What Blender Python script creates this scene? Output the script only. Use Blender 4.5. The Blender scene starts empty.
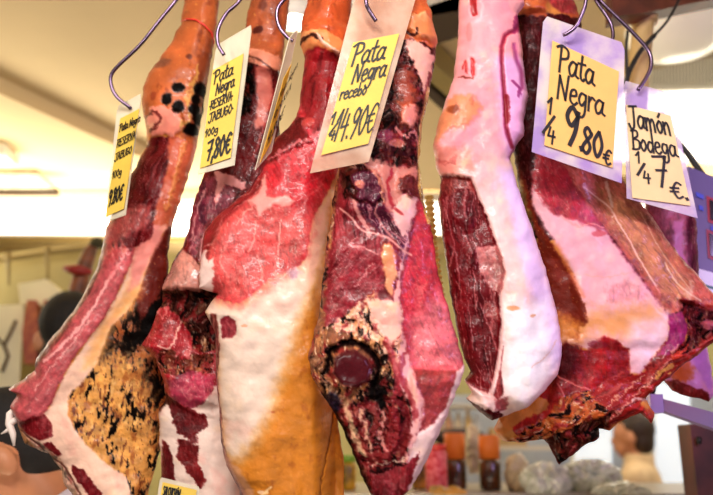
import bpy, math, random
import numpy as np
from mathutils import Vector, Matrix
random.seed(7)
C = bpy.context.scene.collection
W, H, F = 713.0, 495.0, 764.0
TH = math.radians(15.0); CT, ST = math.cos(TH), math.sin(TH)
CAM = np.array([0.0, 0.0, 1.55])

# ------------------------------------------------------------------ camera geometry
def ray(px, py):
    cx = (np.asarray(px, float) - W/2)/F; cy = (H/2 - np.asarray(py, float))/F
    return cx, CT - cy*ST, ST + cy*CT
def P(px, py, D):
    x, y, z = ray(px, py); t = D/y
    return np.stack([x*t, y*t + 0*x, z*t + CAM[2]], -1)
def V(px, py, D): return Vector([float(v) for v in P(px, py, D)])
def PZ(px, py, z):                      # point of a ray at height z
    x, y, zz = ray(px, py); t = (z-CAM[2])/zz
    return Vector((float(x*t), float(y*t), z))

cam = bpy.data.objects.new('camera', bpy.data.cameras.new('camera')); C.objects.link(cam)
cam.location = CAM; cam.rotation_euler = (math.radians(90)+TH, 0, 0)
cam.data.sensor_width = 36; cam.data.lens = 36*F/W; cam.data.clip_start = .02
cam.data.dof.use_dof = True; cam.data.dof.focus_distance = 1.27; cam.data.dof.aperture_fstop = 2.6
bpy.context.scene.camera = cam

# ------------------------------------------------------------------ materials
def lin(c):
    c = np.asarray(c, float)/255.0
    return np.where(c <= .04045, c/12.92, ((c+.055)/1.055)**2.4)
def L4(c): return tuple(float(v) for v in lin(c)) + (1.0,)
def mat(name, col=(128,128,128), rough=.6, metal=0, noise=0, nscale=20, bump=0, bscale=60, emit=None, es=1, coat=0, alpha=1, trans=0, col2=None, sub=0):
    m = bpy.data.materials.new(name); m.use_nodes = True
    nt = m.node_tree; b = nt.nodes['Principled BSDF']
    b.inputs['Base Color'].default_value = L4(col); b.inputs['Roughness'].default_value = rough
    b.inputs['Metallic'].default_value = metal; b.inputs['Coat Weight'].default_value = coat
    b.inputs['Alpha'].default_value = alpha; b.inputs['Transmission Weight'].default_value = trans
    tc = nt.nodes.new('ShaderNodeTexCoord')
    if noise:
        n = nt.nodes.new('ShaderNodeTexNoise'); n.inputs['Scale'].default_value = nscale; n.inputs['Detail'].default_value = 5
        nt.links.new(tc.outputs['Object'], n.inputs['Vector'])
        r = nt.nodes.new('ShaderNodeValToRGB')
        c2 = col2 if col2 is not None else tuple(v*(1-noise) for v in col)
        r.color_ramp.elements[0].color = L4(c2); r.color_ramp.elements[1].color = L4(col)
        r.color_ramp.elements[0].position = .38; r.color_ramp.elements[1].position = .62
        nt.links.new(n.outputs['Fac'], r.inputs['Fac']); nt.links.new(r.outputs['Color'], b.inputs['Base Color'])
    if bump:
        n = nt.nodes.new('ShaderNodeTexNoise'); n.inputs['Scale'].default_value = bscale; n.inputs['Detail'].default_value = 4
        nt.links.new(tc.outputs['Object'], n.inputs['Vector'])
        bp = nt.nodes.new('ShaderNodeBump'); bp.inputs['Strength'].default_value = bump; bp.inputs['Distance'].default_value = .005
        nt.links.new(n.outputs['Fac'], bp.inputs['Height']); nt.links.new(bp.outputs['Normal'], b.inputs['Normal'])
    if emit is not None:
        b.inputs['Emission Color'].default_value = L4(emit); b.inputs['Emission Strength'].default_value = es
    return m
def meat_mat(name, r0, r1, coat, bstr, bscale, sub=0, spec=.5):
    m = bpy.data.materials.new(name); m.use_nodes = True
    nt = m.node_tree; b = nt.nodes['Principled BSDF']
    a = nt.nodes.new('ShaderNodeVertexColor'); a.layer_name = 'Col'
    nt.links.new(a.outputs['Color'], b.inputs['Base Color'])
    tc = nt.nodes.new('ShaderNodeTexCoord')
    n = nt.nodes.new('ShaderNodeTexNoise'); n.inputs['Scale'].default_value = 55; n.inputs['Detail'].default_value = 6
    nt.links.new(tc.outputs['Object'], n.inputs['Vector'])
    mr = nt.nodes.new('ShaderNodeMapRange'); mr.inputs['From Min'].default_value = .35; mr.inputs['From Max'].default_value = .65
    mr.inputs['To Min'].default_value = r0; mr.inputs['To Max'].default_value = r1
    nt.links.new(n.outputs['Fac'], mr.inputs['Value']); nt.links.new(mr.outputs['Result'], b.inputs['Roughness'])
    n2 = nt.nodes.new('ShaderNodeTexNoise'); n2.inputs['Scale'].default_value = bscale; n2.inputs['Detail'].default_value = 5; n2.inputs['Roughness'].default_value = .6
    nt.links.new(tc.outputs['Object'], n2.inputs['Vector'])
    bp = nt.nodes.new('ShaderNodeBump'); bp.inputs['Strength'].default_value = bstr; bp.inputs['Distance'].default_value = .004
    nt.links.new(n2.outputs['Fac'], bp.inputs['Height']); nt.links.new(bp.outputs['Normal'], b.inputs['Normal'])
    b.inputs['Coat Weight'].default_value = coat; b.inputs['Coat Roughness'].default_value = .12
    bw = nt.nodes.new('ShaderNodeRGBToBW'); nt.links.new(a.outputs['Color'], bw.inputs['Color'])   # charred and mouldy spots are matt
    ms = nt.nodes.new('ShaderNodeMapRange'); ms.inputs['From Min'].default_value = .002; ms.inputs['From Max'].default_value = .05
    ms.inputs['To Min'].default_value = .03; ms.inputs['To Max'].default_value = spec
    nt.links.new(bw.outputs['Val'], ms.inputs['Value']); nt.links.new(ms.outputs['Result'], b.inputs['Specular IOR Level'])
    mc = nt.nodes.new('ShaderNodeMapRange'); mc.inputs['From Min'].default_value = .002; mc.inputs['From Max'].default_value = .04
    mc.inputs['To Min'].default_value = 0; mc.inputs['To Max'].default_value = coat
    nt.links.new(bw.outputs['Val'], mc.inputs['Value']); nt.links.new(mc.outputs['Result'], b.inputs['Coat Weight'])
    if sub:
        b.inputs['Subsurface Weight'].default_value = sub; b.inputs['Subsurface Scale'].default_value = .006
        b.inputs['Subsurface Radius'].default_value = (1, .5, .35)
    return m
MEAT = {
 'lean_meat': meat_mat('lean_meat', .3, .55, .12, .3, 260, spec=.3),
 'fat_layer': meat_mat('fat_layer', .35, .55, .08, .15, 150, spec=.3),
 'rind': meat_mat('rind', .45, .7, .05, .3, 120, spec=.25),
 'shank_skin': meat_mat('shank_skin', .35, .55, .15, .3, 90, spec=.3),
 'crust': meat_mat('crust', .4, .8, .06, .5, 300, spec=.25),
 'membrane': meat_mat('membrane', .2, .4, .3, .3, 200),
 'bone': meat_mat('bone', .2, .35, .25, .15, 150),
 'netting': meat_mat('netting', .15, .35, .5, .8, 300),
}

# ------------------------------------------------------------------ mesh helpers
def mk(name, verts, faces, m=None, parent=None, smooth=True, origin=None):
    me = bpy.data.meshes.new(name)
    verts = np.asarray(verts, float).reshape(-1, 3)
    loc = np.zeros(3)
    if parent is not None: loc = np.array(parent_world(parent))
    elif origin is not None: loc = np.array(origin, float)
    me.from_pydata([tuple(v) for v in (verts-loc)], [], [tuple(int(i) for i in f) for f in faces])
    me.update()
    if smooth: me.polygons.foreach_set('use_smooth', [True]*len(me.polygons))
    if m: me.materials.append(m)
    o = bpy.data.objects.new(name, me); C.objects.link(o)
    if parent is not None: o.parent = parent
    elif origin is not None: o.location = origin
    return o
def parent_world(p):
    v = Vector((0,0,0))
    while p is not None: v = v + p.location; p = p.parent
    return v
def tag(o, label=None, cat=None, group=None, kind=None):
    if label: o['label'] = label
    if cat: o['category'] = cat
    if group: o['group'] = group
    if kind: o['kind'] = kind
    return o
def empty(name, loc, label=None, cat=None, group=None):
    o = bpy.data.objects.new(name, None); C.objects.link(o); o.location = loc; o.empty_display_size = .05
    return tag(o, label, cat, group)
class MB:
    def __init__(s): s.v = []; s.f = []
    def add(s, v, f):
        n = len(s.v); s.v += [tuple(float(c) for c in p) for p in v]; s.f += [tuple(i+n for i in q) for q in f]; return s
    def box(s, c, d, R=None):
        q = [Vector((x*d[0]/2, y*d[1]/2, z*d[2]/2)) for x in (-1,1) for y in (-1,1) for z in (-1,1)]
        if R is not None: q = [R @ p for p in q]
        return s.add([p+Vector(c) for p in q], [(0,1,3,2),(4,6,7,5),(0,4,5,1),(2,3,7,6),(0,2,6,4),(1,5,7,3)])
    def slab(s, pts, off):            # polygon prism, off = thickness vector
        n = len(pts); a = [Vector(p) for p in pts]; b = [p+Vector(off) for p in a]
        return s.add(a+b, [tuple(range(n)), tuple(range(2*n-1, n-1, -1))]+[(i, i+n, (i+1)%n+n, (i+1)%n) for i in range(n)])
    def tube(s, pts, r, n=12, cap=True):
        pts = [Vector(p) for p in pts]; rs = r if hasattr(r, '__len__') else [r]*len(pts)
        up = None; rings = []
        for i, p in enumerate(pts):
            t = (pts[min(i+1, len(pts)-1)]-pts[max(i-1, 0)]).normalized()
            if up is None:
                up = t.orthogonal().normalized()
            up = (up - t*up.dot(t)).normalized(); w = t.cross(up)
            rings.append([p + (up*math.cos(a)+w*math.sin(a))*rs[i] for a in [2*math.pi*k/n for k in range(n)]])
        f = [(i*n+k, i*n+(k+1)%n, (i+1)*n+(k+1)%n, (i+1)*n+k) for i in range(len(pts)-1) for k in range(n)]
        if cap: f += [tuple(range(n-1, -1, -1)), tuple((len(pts)-1)*n+k for k in range(n))]
        return s.add([q for r_ in rings for q in r_], f)
    def lathe(s, c, prof, n=20):
        c = Vector(c); v = [c+Vector((r*math.cos(2*math.pi*k/n), r*math.sin(2*math.pi*k/n), z)) for r, z in prof for k in range(n)]
        f = [(i*n+k, i*n+(k+1)%n, (i+1)*n+(k+1)%n, (i+1)*n+k) for i in range(len(prof)-1) for k in range(n)]
        return s.add(v, f)
    def ell(s, c, r, R=None, n=18, m=12):
        c = Vector(c); v = []
        for i in range(m+1):
            a = math.pi*i/m
            for k in range(n):
                p = Vector((r[0]*math.sin(a)*math.cos(2*math.pi*k/n), r[1]*math.sin(a)*math.sin(2*math.pi*k/n), r[2]*math.cos(a)))
                v.append(c+(R@p if R is not None else p))
        return s.add(v, [(i*n+k, (i+1)*n+k, (i+1)*n+(k+1)%n, i*n+(k+1)%n) for i in range(m) for k in range(n)])
    def build(s, name, m=None, parent=None, smooth=True, origin=None): return mk(name, s.v, s.f, m, parent, smooth, origin)
def catmull(pts, k=6, closed=False):
    pts = [np.array(p, float) for p in pts]; n = len(pts); out = []
    if n < 3: return [p for p in pts]
    rng = range(n) if closed else range(n-1)
    for i in rng:
        g = (lambda j: pts[j % n]) if closed else (lambda j: pts[max(0, min(n-1, j))])
        a, b, c, d = g(i-1), g(i), g(i+1), g(i+2)
        for j in range(k):
            t = j/k; out.append(.5*((2*b)+(-a+c)*t+(2*a-5*b+4*c-d)*t*t+(-a+3*b-3*c+d)*t**3))
    if not closed: out.append(pts[-1])
    return out

# ------------------------------------------------------------------ numpy noise and polygon tools
def _hash(i, j, s):
    h = (i.astype(np.int64)*374761393 + j.astype(np.int64)*668265263 + s*974634777) & 0xffffffff
    h = ((h ^ (h >> 13))*1274126177) & 0xffffffff
    return ((h ^ (h >> 16)) & 0xffffff)/float(0xffffff)
def noise(x, y, s=0):
    xi = np.floor(x); yi = np.floor(y); fx = x-xi; fy = y-yi
    def g(a, b):
        t = _hash(xi+a, yi+b, s)*2*np.pi
        return np.cos(t)*(fx-a)+np.sin(t)*(fy-b)
    u = fx**3*(fx*(fx*6-15)+10); v = fy**3*(fy*(fy*6-15)+10)
    return 1.45*((g(0,0)*(1-u)+g(1,0)*u)*(1-v)+(g(0,1)*(1-u)+g(1,1)*u)*v)
def fbm(x, y, s=0, o=4, g=.55):
    r = 0; a = 1; t = 0
    for k in range(o):
        r = r+a*noise(x*2**k+17.3*k, y*2**k-9.1*k, s+k); t += a; a *= g
    return r/t*1.6
def rot(x, y, deg):
    a = math.radians(deg); return x*math.cos(a)+y*math.sin(a), -x*math.sin(a)+y*math.cos(a)
def seg_dist(x, y, pts, closed=True):
    d = np.full(x.shape, 1e9); nx = np.zeros_like(x); ny = np.zeros_like(x); n = len(pts)
    for i in range(n if closed else n-1):
        ax, ay = pts[i][0], pts[i][1]; bx, by = pts[(i+1) % n][0], pts[(i+1) % n][1]
        l = (bx-ax)**2+(by-ay)**2+1e-9
        t = np.clip(((x-ax)*(bx-ax)+(y-ay)*(by-ay))/l, 0, 1)
        qx = ax+t*(bx-ax); qy = ay+t*(by-ay); dd = np.hypot(x-qx, y-qy); m = dd < d
        d = np.where(m, dd, d); nx = np.where(m, qx, nx); ny = np.where(m, qy, ny)
    return d, nx, ny
def inside(x, y, pts):
    r = np.zeros(x.shape, bool); n = len(pts)
    for i in range(n):
        ax, ay = pts[i][0], pts[i][1]; bx, by = pts[(i+1) % n][0], pts[(i+1) % n][1]
        c = ((ay > y) != (by > y)); 
        with np.errstate(divide='ignore', invalid='ignore'):
            xx = (bx-ax)*(y-ay)/(by-ay+1e-12)+ax
        r ^= c & (x < xx)
    return r
def sdist(x, y, pts):
    d, _, _ = seg_dist(x, y, pts); return np.where(inside(x, y, pts), d, -d)
def ss(t): t = np.clip(t, 0, 1); return t*t*(3-2*t)
def mix(a, b, w): return a+(b-a)*w[:, None]
def col(c, n): return np.repeat(np.asarray(c, float)[None, :], n, 0)

# albedo textures (marbling, fibres, mould, crust, plus painted wet glints on lean and fibre); x,y are surface coordinates (1 unit = about 1.7 mm)
def t_lean(c, x, y, s, ang=0, vein=.35, big=.22):
    n = len(x); out = col(c, n)
    out = out*(1+big*fbm(x/28, y/28, s)+.13*fbm(x/5, y/5, s+3))[:, None]
    u, v = rot(x, y, ang); w1 = fbm(x/30, y/30, s+5)*9
    r = 1-np.abs(fbm((u+w1)/15, (v+w1)/38, s+7, 3))*7
    out = mix(out, col((232,150,142), n), np.clip(r, 0, 1)*vein*(.4+.6*ss(fbm(x/25, y/25, s+9)+.5)))
    f = ss((fbm(u/1.7, v/9, s+11, 2)-.28)*4)
    out = mix(out, col((225,130,125), n), f*vein*.55)
    f = ss((fbm(u/3, v/14, s+15, 3)-.2)*3)
    out = mix(out, out*.7, f*.4)
    return mix(out, col((250,214,206), n), ss((fbm(u/1.2, v/7, s+33, 2)-.66)*6)*min(.5, vein*.7))  # pale flecks: wet glints painted into the lean colour
def t_fibre(c, x, y, s, ang=0, vein=.4, big=.2):
    n = len(x); out = col(c, n)*(1+big*fbm(x/25, y/25, s))[:, None]
    u, v = rot(x, y, ang); w = fbm(x/40, y/40, s+2)*6
    f = ss((fbm((u+w)/2.4, v/45, s+4, 3)-.22)*4)
    out = mix(out, col((226,150,140), n), f*vein)
    f = ss((fbm((u+w)/4, v/40, s+14, 3)-.1)*3)
    out = mix(out, out*.5, f*.5)
    return mix(out, col((250,214,206), n), ss((fbm(u/1.1, v/14, s+33, 2)-.6)*6)*min(.55, vein*.9))  # pale dashes along the fibres are painted wet glints
def t_fat(c, x, y, s, ang=0, vein=.3, big=.05):
    n = len(x); out = col(c, n)*(1+big*fbm(x/14, y/14, s, 4))[:, None]
    out = mix(out, col((232,150,140), n), ss(fbm(x/34, y/34, s+2)*2-.3)*vein)
    return mix(out, col((245,205,160), n), ss(fbm(x/24, y/24, s+8)*2-.4)*vein*.8)
def t_rind(c, x, y, s, ang=0, vein=.4, big=.14):
    n = len(x); out = col(c, n)*(1+big*fbm(x/22, y/22, s, 5))[:, None]
    out = mix(out, col((120,40,10), n), ss(fbm(x/12, y/17, s+3)*2-.5)*vein)
    return mix(out, col((250,190,100), n), ss(fbm(x/4, y/4, s+8)*2.2-.9)*vein*.8)
def t_mold(c, x, y, s, ang=8, vein=.55, big=.2):
    n = len(x); out = col(c, n)*(1+big*fbm(x/12, y/12, s, 5))[:, None]
    u, v = rot(x, y, ang)
    out = mix(out, col((158,78,28), n), ss(fbm(u/9, v/18, s+3, 5)*2.2-.25)*.6)
    out = mix(out, col((250,206,136), n), ss(fbm(u/7, v/13, s+8, 4)*2.2-.5)*.4)
    out = mix(out, col((110,44,16), n), ss((fbm(u/3.5, v/9, s+12, 3)+.6*fbm(u/20, v/30, s+17, 2))*3-1.0)*.75)
    k = .8*fbm(u/16, v/34, s+20, 4)+.6*fbm(u/4, v/10, s+25, 3)
    return mix(out, col((20,9,6), n), ss((k+vein-.62)*4))
def t_crust(c, x, y, s, ang=0, vein=.5, big=.3):
    n = len(x); out = col(c, n)*(1+big*fbm(x/9, y/9, s, 4))[:, None]
    u, v = rot(x, y, ang)
    w = 6*fbm(x/22, y/22, s+40, 2); u = u+w; v = v-w
    out = mix(out, col((218,150,95), n), ss(fbm(u/6, v/15, s+3, 4)*3-.35)*vein)
    out = mix(out, col((150,18,24), n), ss(fbm(u/10, v/14, s+6, 3)*3-.3)*.7)
    out = mix(out, col((18,5,5), n), ss((fbm(u/8, v/19, s+9, 5)+.45*fbm(u/3.5, v/6, s+29, 4))*3-.3)*.92)
    r = 1-np.abs(fbm(u/6, v/26, s+19, 4))*8
    out = mix(out, col((236,196,160), n), np.clip(r, 0, 1)*ss(fbm(u/18, v/18, s+21)*2)*vein*.8)
    return mix(out, col((244,206,176), n), ss(fbm(u/3, v/8, s+13, 2)*3.4-1.6)*vein)
TEX = dict(lean=t_lean, fibre=t_fibre, fat=t_fat, rind=t_rind, mold=t_mold, crust=t_crust)
ROUGH = dict(lean=.0010, fibre=.0014, fat=.0006, rind=.001, mold=.0016, crust=.0055)

M_CORD = mat('pale_cord', (214,190,140), .8); RAILY, RAILZ = 1.30, 2.72
def jag(pts, amp, step=5, seed=0):
    """subdivide an outline and roughen it, as cut dried meat is"""
    out = []; n = len(pts)
    for i in range(n):
        a = np.array(pts[i], float); b = np.array(pts[(i+1) % n], float); l = np.hypot(*(b-a)); k = max(1, int(l/step))
        nn = np.array([-(b-a)[1], (b-a)[0]])/(l+1e-6)
        for j in range(k):
            p = a+(b-a)*j/k; e = math.sin(math.pi*j/k) if k > 1 else 0
            o = float(fbm(np.array([p[0]/9.0]), np.array([p[1]/9.0]), seed, 3)[0])*amp
            out.append(tuple(p+nn*o))
    return out

def ham(name, D, outline, ops, bumps, label, R=26, hmax=.045, back=.045, jagged=1.2, seed=1, step=1.0, base_part='rind', base=((205,130,60), 'rind'), cat='ham', group=None, cord=True):
    out = jag(outline, jagged, 4, seed)
    xs = [p[0] for p in out]; ys = [p[1] for p in out]
    cxm, cym = (min(xs)+max(xs))/2, (min(ys)+max(ys))/2
    ctr = P(cxm, cym, D); dirc = CAM-ctr; dirc = dirc/np.linalg.norm(dirc)
    root = empty(name, Vector(ctr), label, cat, group)
    def sheet(st, front):
        gx = np.arange(min(xs)-st, max(xs)+2*st, st); gy = np.arange(min(ys)-st, max(ys)+2*st, st)
        nx, ny = len(gx), len(gy)
        X, Y = np.meshgrid(gx, gy); X = X.ravel(); Y = Y.ravel()
        cx = (gx[:-1]+gx[1:])/2; cy = (gy[:-1]+gy[1:])/2; CX, CY = np.meshgrid(cx, cy)
        keep = inside(CX.ravel(), CY.ravel(), out)
        ii, jj = np.meshgrid(np.arange(nx-1), np.arange(ny-1)); a = (jj*nx+ii).ravel()
        quads = np.stack([a, a+nx, a+nx+1, a+1], 1)
        kq = quads[keep]; 
        cnt = np.zeros(nx*ny, int); np.add.at(cnt, kq.ravel(), 1)
        used = cnt > 0; bnd = used & (cnt < 4)
        idx = -np.ones(nx*ny, int); idx[used] = np.arange(used.sum())
        x = X[used].copy(); y = Y[used].copy(); b = bnd[used]
        d, qx, qy = seg_dist(x, y, out)
        x[b] = qx[b]; y[b] = qy[b]; d[b] = 0
        return x, y, d, idx[kq]
    x, y, d, q = sheet(step, True)
    n = len(x); e = np.sqrt(np.clip(1-(1-np.clip(d/R, 0, 1))**2, 0, 1)); e2 = np.sqrt(np.clip(1-(1-np.clip(d/10, 0, 1))**2, 0, 1))
    h = hmax*e
    for pts, dh, soft in bumps:
        sd = sdist(x, y, pts) if len(pts) > 2 else None
        h = h + dh*ss(.5+sd/soft)*e2
    h = h + .006*fbm(x/45, y/45, seed+50, 3)*e2
    # colour and parts
    cc = TEX[base[1]](base[0], x, y, seed); part = np.zeros(n, int); parts = [base_part]; rg = np.full(n, ROUGH[base[1]])
    wob = fbm(x/7, y/7, seed+31, 4)
    for k, op in enumerate(ops):
        kind = op[0]; o = op[1]
        if kind == 'poly':
            sd0 = sdist(x, y, op[2]); sd = sd0 + wob*o.get('wob', 2.0); w = ss(.5+sd/o.get('soft', 2.0))*o.get('a', 1)
            tn = o.get('t', 'lean'); sdd = seed*13+k*7
            c2 = TEX[tn](op[3], x, y, sdd, **{a: o[a] for a in ('ang', 'vein', 'big') if a in o})
            cc = mix(cc, c2, w); rg = rg+(o.get('r', ROUGH[tn])-rg)*w
            if 'p' in o:
                if o['p'] not in parts: parts.append(o['p'])
                part = np.where(sd0 > 0, parts.index(o['p']), part)
            if 'h' in o: h = h+o['h']*ss(.5+sd/o.get('hs', 6))*e2
        elif kind == 'line':
            dd, _, _ = seg_dist(x+wob*o.get('wob', 1.5), y+wob*o.get('wob', 1.5), [tuple(p) for p in catmull(op[2], 4)], False)
            w = (1-ss((dd-o['w']/2)/o.get('soft', 1.5)+.5))*o.get('a', 1)
            cc = mix(cc, col(op[3], n), w)
            if 'h' in o: h = h+o['h']*(1-ss(dd/max(o['w'], 2)))*e2
        elif kind == 'blob':
            bx, by, rx, ry = op[2]; dd = np.hypot((x-bx)/rx, (y-by)/ry)+wob*o.get('wob', .25)
            w = (1-ss((dd-1)/o.get('soft', .5)+.5))*o.get('a', 1)
            cc = mix(cc, col(op[3], n), w)
            if 'h' in o: h = h+o['h']*(1-ss(dd))
    h = h + rg*(fbm(x/9, y/11, seed+70, 4)+.22*fbm(x/3, y/3, seed+77, 2))*e2
    pos = P(x, y, D)+dirc[None, :]*h[:, None]
    def vnormals(p, qq):
        fn = np.cross(p[qq[:, 2]]-p[qq[:, 0]], p[qq[:, 3]]-p[qq[:, 1]]); vn = np.zeros_like(p)
        for c_ in range(4): np.add.at(vn, qq[:, c_], fn)
        return vn/(np.linalg.norm(vn, axis=1)[:, None]+1e-12)
    nrm = vnormals(pos, q)
    cl = lin(np.clip(cc, 0, 255)); cl = np.clip(cl**1.1*((cl@np.array([.3,.55,.15])+.01)/.62)[:, None]**.17, 0, .92)
    # back sheet
    xb, yb, db, qb = sheet(step*3, False)
    eb = np.sqrt(np.clip(1-(1-np.clip(db/(R*1.3), 0, 1))**2, 0, 1))
    posb = P(xb, yb, D)-dirc[None, :]*(back*eb)[:, None]
    clb = lin(np.clip(t_rind((190,110,55), xb, yb, seed+5), 0, 255))
    qpart = part[q[:, 0]]
    def comps():
        lab = np.full(len(q), -1); nc = 0
        vf = {}
        for k, f in enumerate(q.tolist()):
            for e_ in ((f[0], f[1]), (f[3], f[2]), (f[0], f[3]), (f[1], f[2])): vf.setdefault(e_, []).append(k)
        nb = [[] for _ in range(len(q))]
        for l in vf.values():
            if len(l) == 2: nb[l[0]].append(l[1]); nb[l[1]].append(l[0])
        ql = qpart.tolist(); la = [-1]*len(q); sizes = []; border = []
        for k in range(len(q)):
            if la[k] >= 0: continue
            st = [k]; la[k] = nc; c_ = 0; bd = []
            while st:
                a = st.pop(); c_ += 1
                for b_ in nb[a]:
                    if ql[b_] == ql[k]:
                        if la[b_] < 0: la[b_] = nc; st.append(b_)
                    else: bd.append(ql[b_])
            sizes.append(c_); border.append(bd); nc += 1
        return np.array(la), sizes, border
    for _ in range(2):
        la, sizes, border = comps()
        for c_, (s_, bd) in enumerate(zip(sizes, border)):
            if s_ < 90 and bd: qpart[la == c_] = max(set(bd), key=bd.count)
    la, sizes, _b = comps()
    bpn = 'rind' if ('rind' in parts and (qpart == parts.index('rind')).any()) else parts[int(np.bincount(qpart).argmax())]
    done_back = False
    order = sorted(range(len(sizes)), key=lambda c_: -sizes[c_])
    for c_ in order:
        f = q[la == c_]; pi = qpart[la == c_][0]; pn = parts[pi]
        vs = np.unique(f); remap = -np.ones(n, int); remap[vs] = np.arange(len(vs))
        vv = pos[vs]; ff = remap[f][:, ::-1] if len(f) else np.zeros((0, 4), int); ca = cl[vs]; nn_ = nrm[vs]
        ff = ff[:, ::-1]
        if pn == bpn and not done_back:
            done_back = True
            ff = np.concatenate([ff, qb[:, ::-1]+len(vv)]); vv = np.concatenate([vv, posb]); ca = np.concatenate([ca, clb]); nn_ = np.concatenate([nn_, vnormals(posb, qb[:, ::-1])])
        if not len(vv): continue
        o = mk(pn, vv, ff, MEAT[pn], root)
        o.data.normals_split_custom_set_from_vertices([tuple(v) for v in nn_])
        at = o.data.color_attributes.new('Col', 'FLOAT_COLOR', 'POINT')
        at.data.foreach_set('color', np.concatenate([ca, np.ones((len(ca), 1))], 1).ravel())
    if cord: top = min(out, key=lambda p: p[1])[1]; tx = [p[0] for p in out if p[1] < top+8]; tp = P(sum(tx)/len(tx), top+4, D)
    if cord: b = MB(); b.tube([tp-np.array([0,0,.02]), tp+np.array([0,-.005,.05]), np.array([tp[0], RAILY+.02, RAILZ])], .003, 8)
    if cord: b.build('hanging_cord', M_CORD, root)
    def surf(px, py, lift=0):
        k = int(np.argmin((x-px)**2+(y-py)**2)); return Vector(pos[k])+Vector(dirc)*lift
    return root, surf
def vcol(o, fn):
    """give a small part its own albedo from fn(x,y,n) in local coordinates"""
    n = len(o.data.vertices); co = np.zeros(n*3); o.data.vertices.foreach_get('co', co); co = co.reshape(-1, 3)
    c = lin(np.clip(fn(co[:, 0]*600, co[:, 2]*600), 0, 255))
    at = o.data.color_attributes.new('Col', 'FLOAT_COLOR', 'POINT')
    at.data.foreach_set('color', np.concatenate([c, np.ones((n, 1))], 1).ravel())
def po(p, pts, c, **o):
    if p: o['p'] = p
    return ('poly', o, pts, c)
def ln(pts, w, c, **o): o['w'] = w; return ('line', o, pts, c)
def bl(x, y, rx, ry, c, **o): return ('blob', o, (x, y, rx, ry), c)
LM, FL, RD, SS_, CR, MM = 'lean_meat', 'fat_layer', 'rind', 'shank_skin', 'crust', 'membrane'
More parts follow.
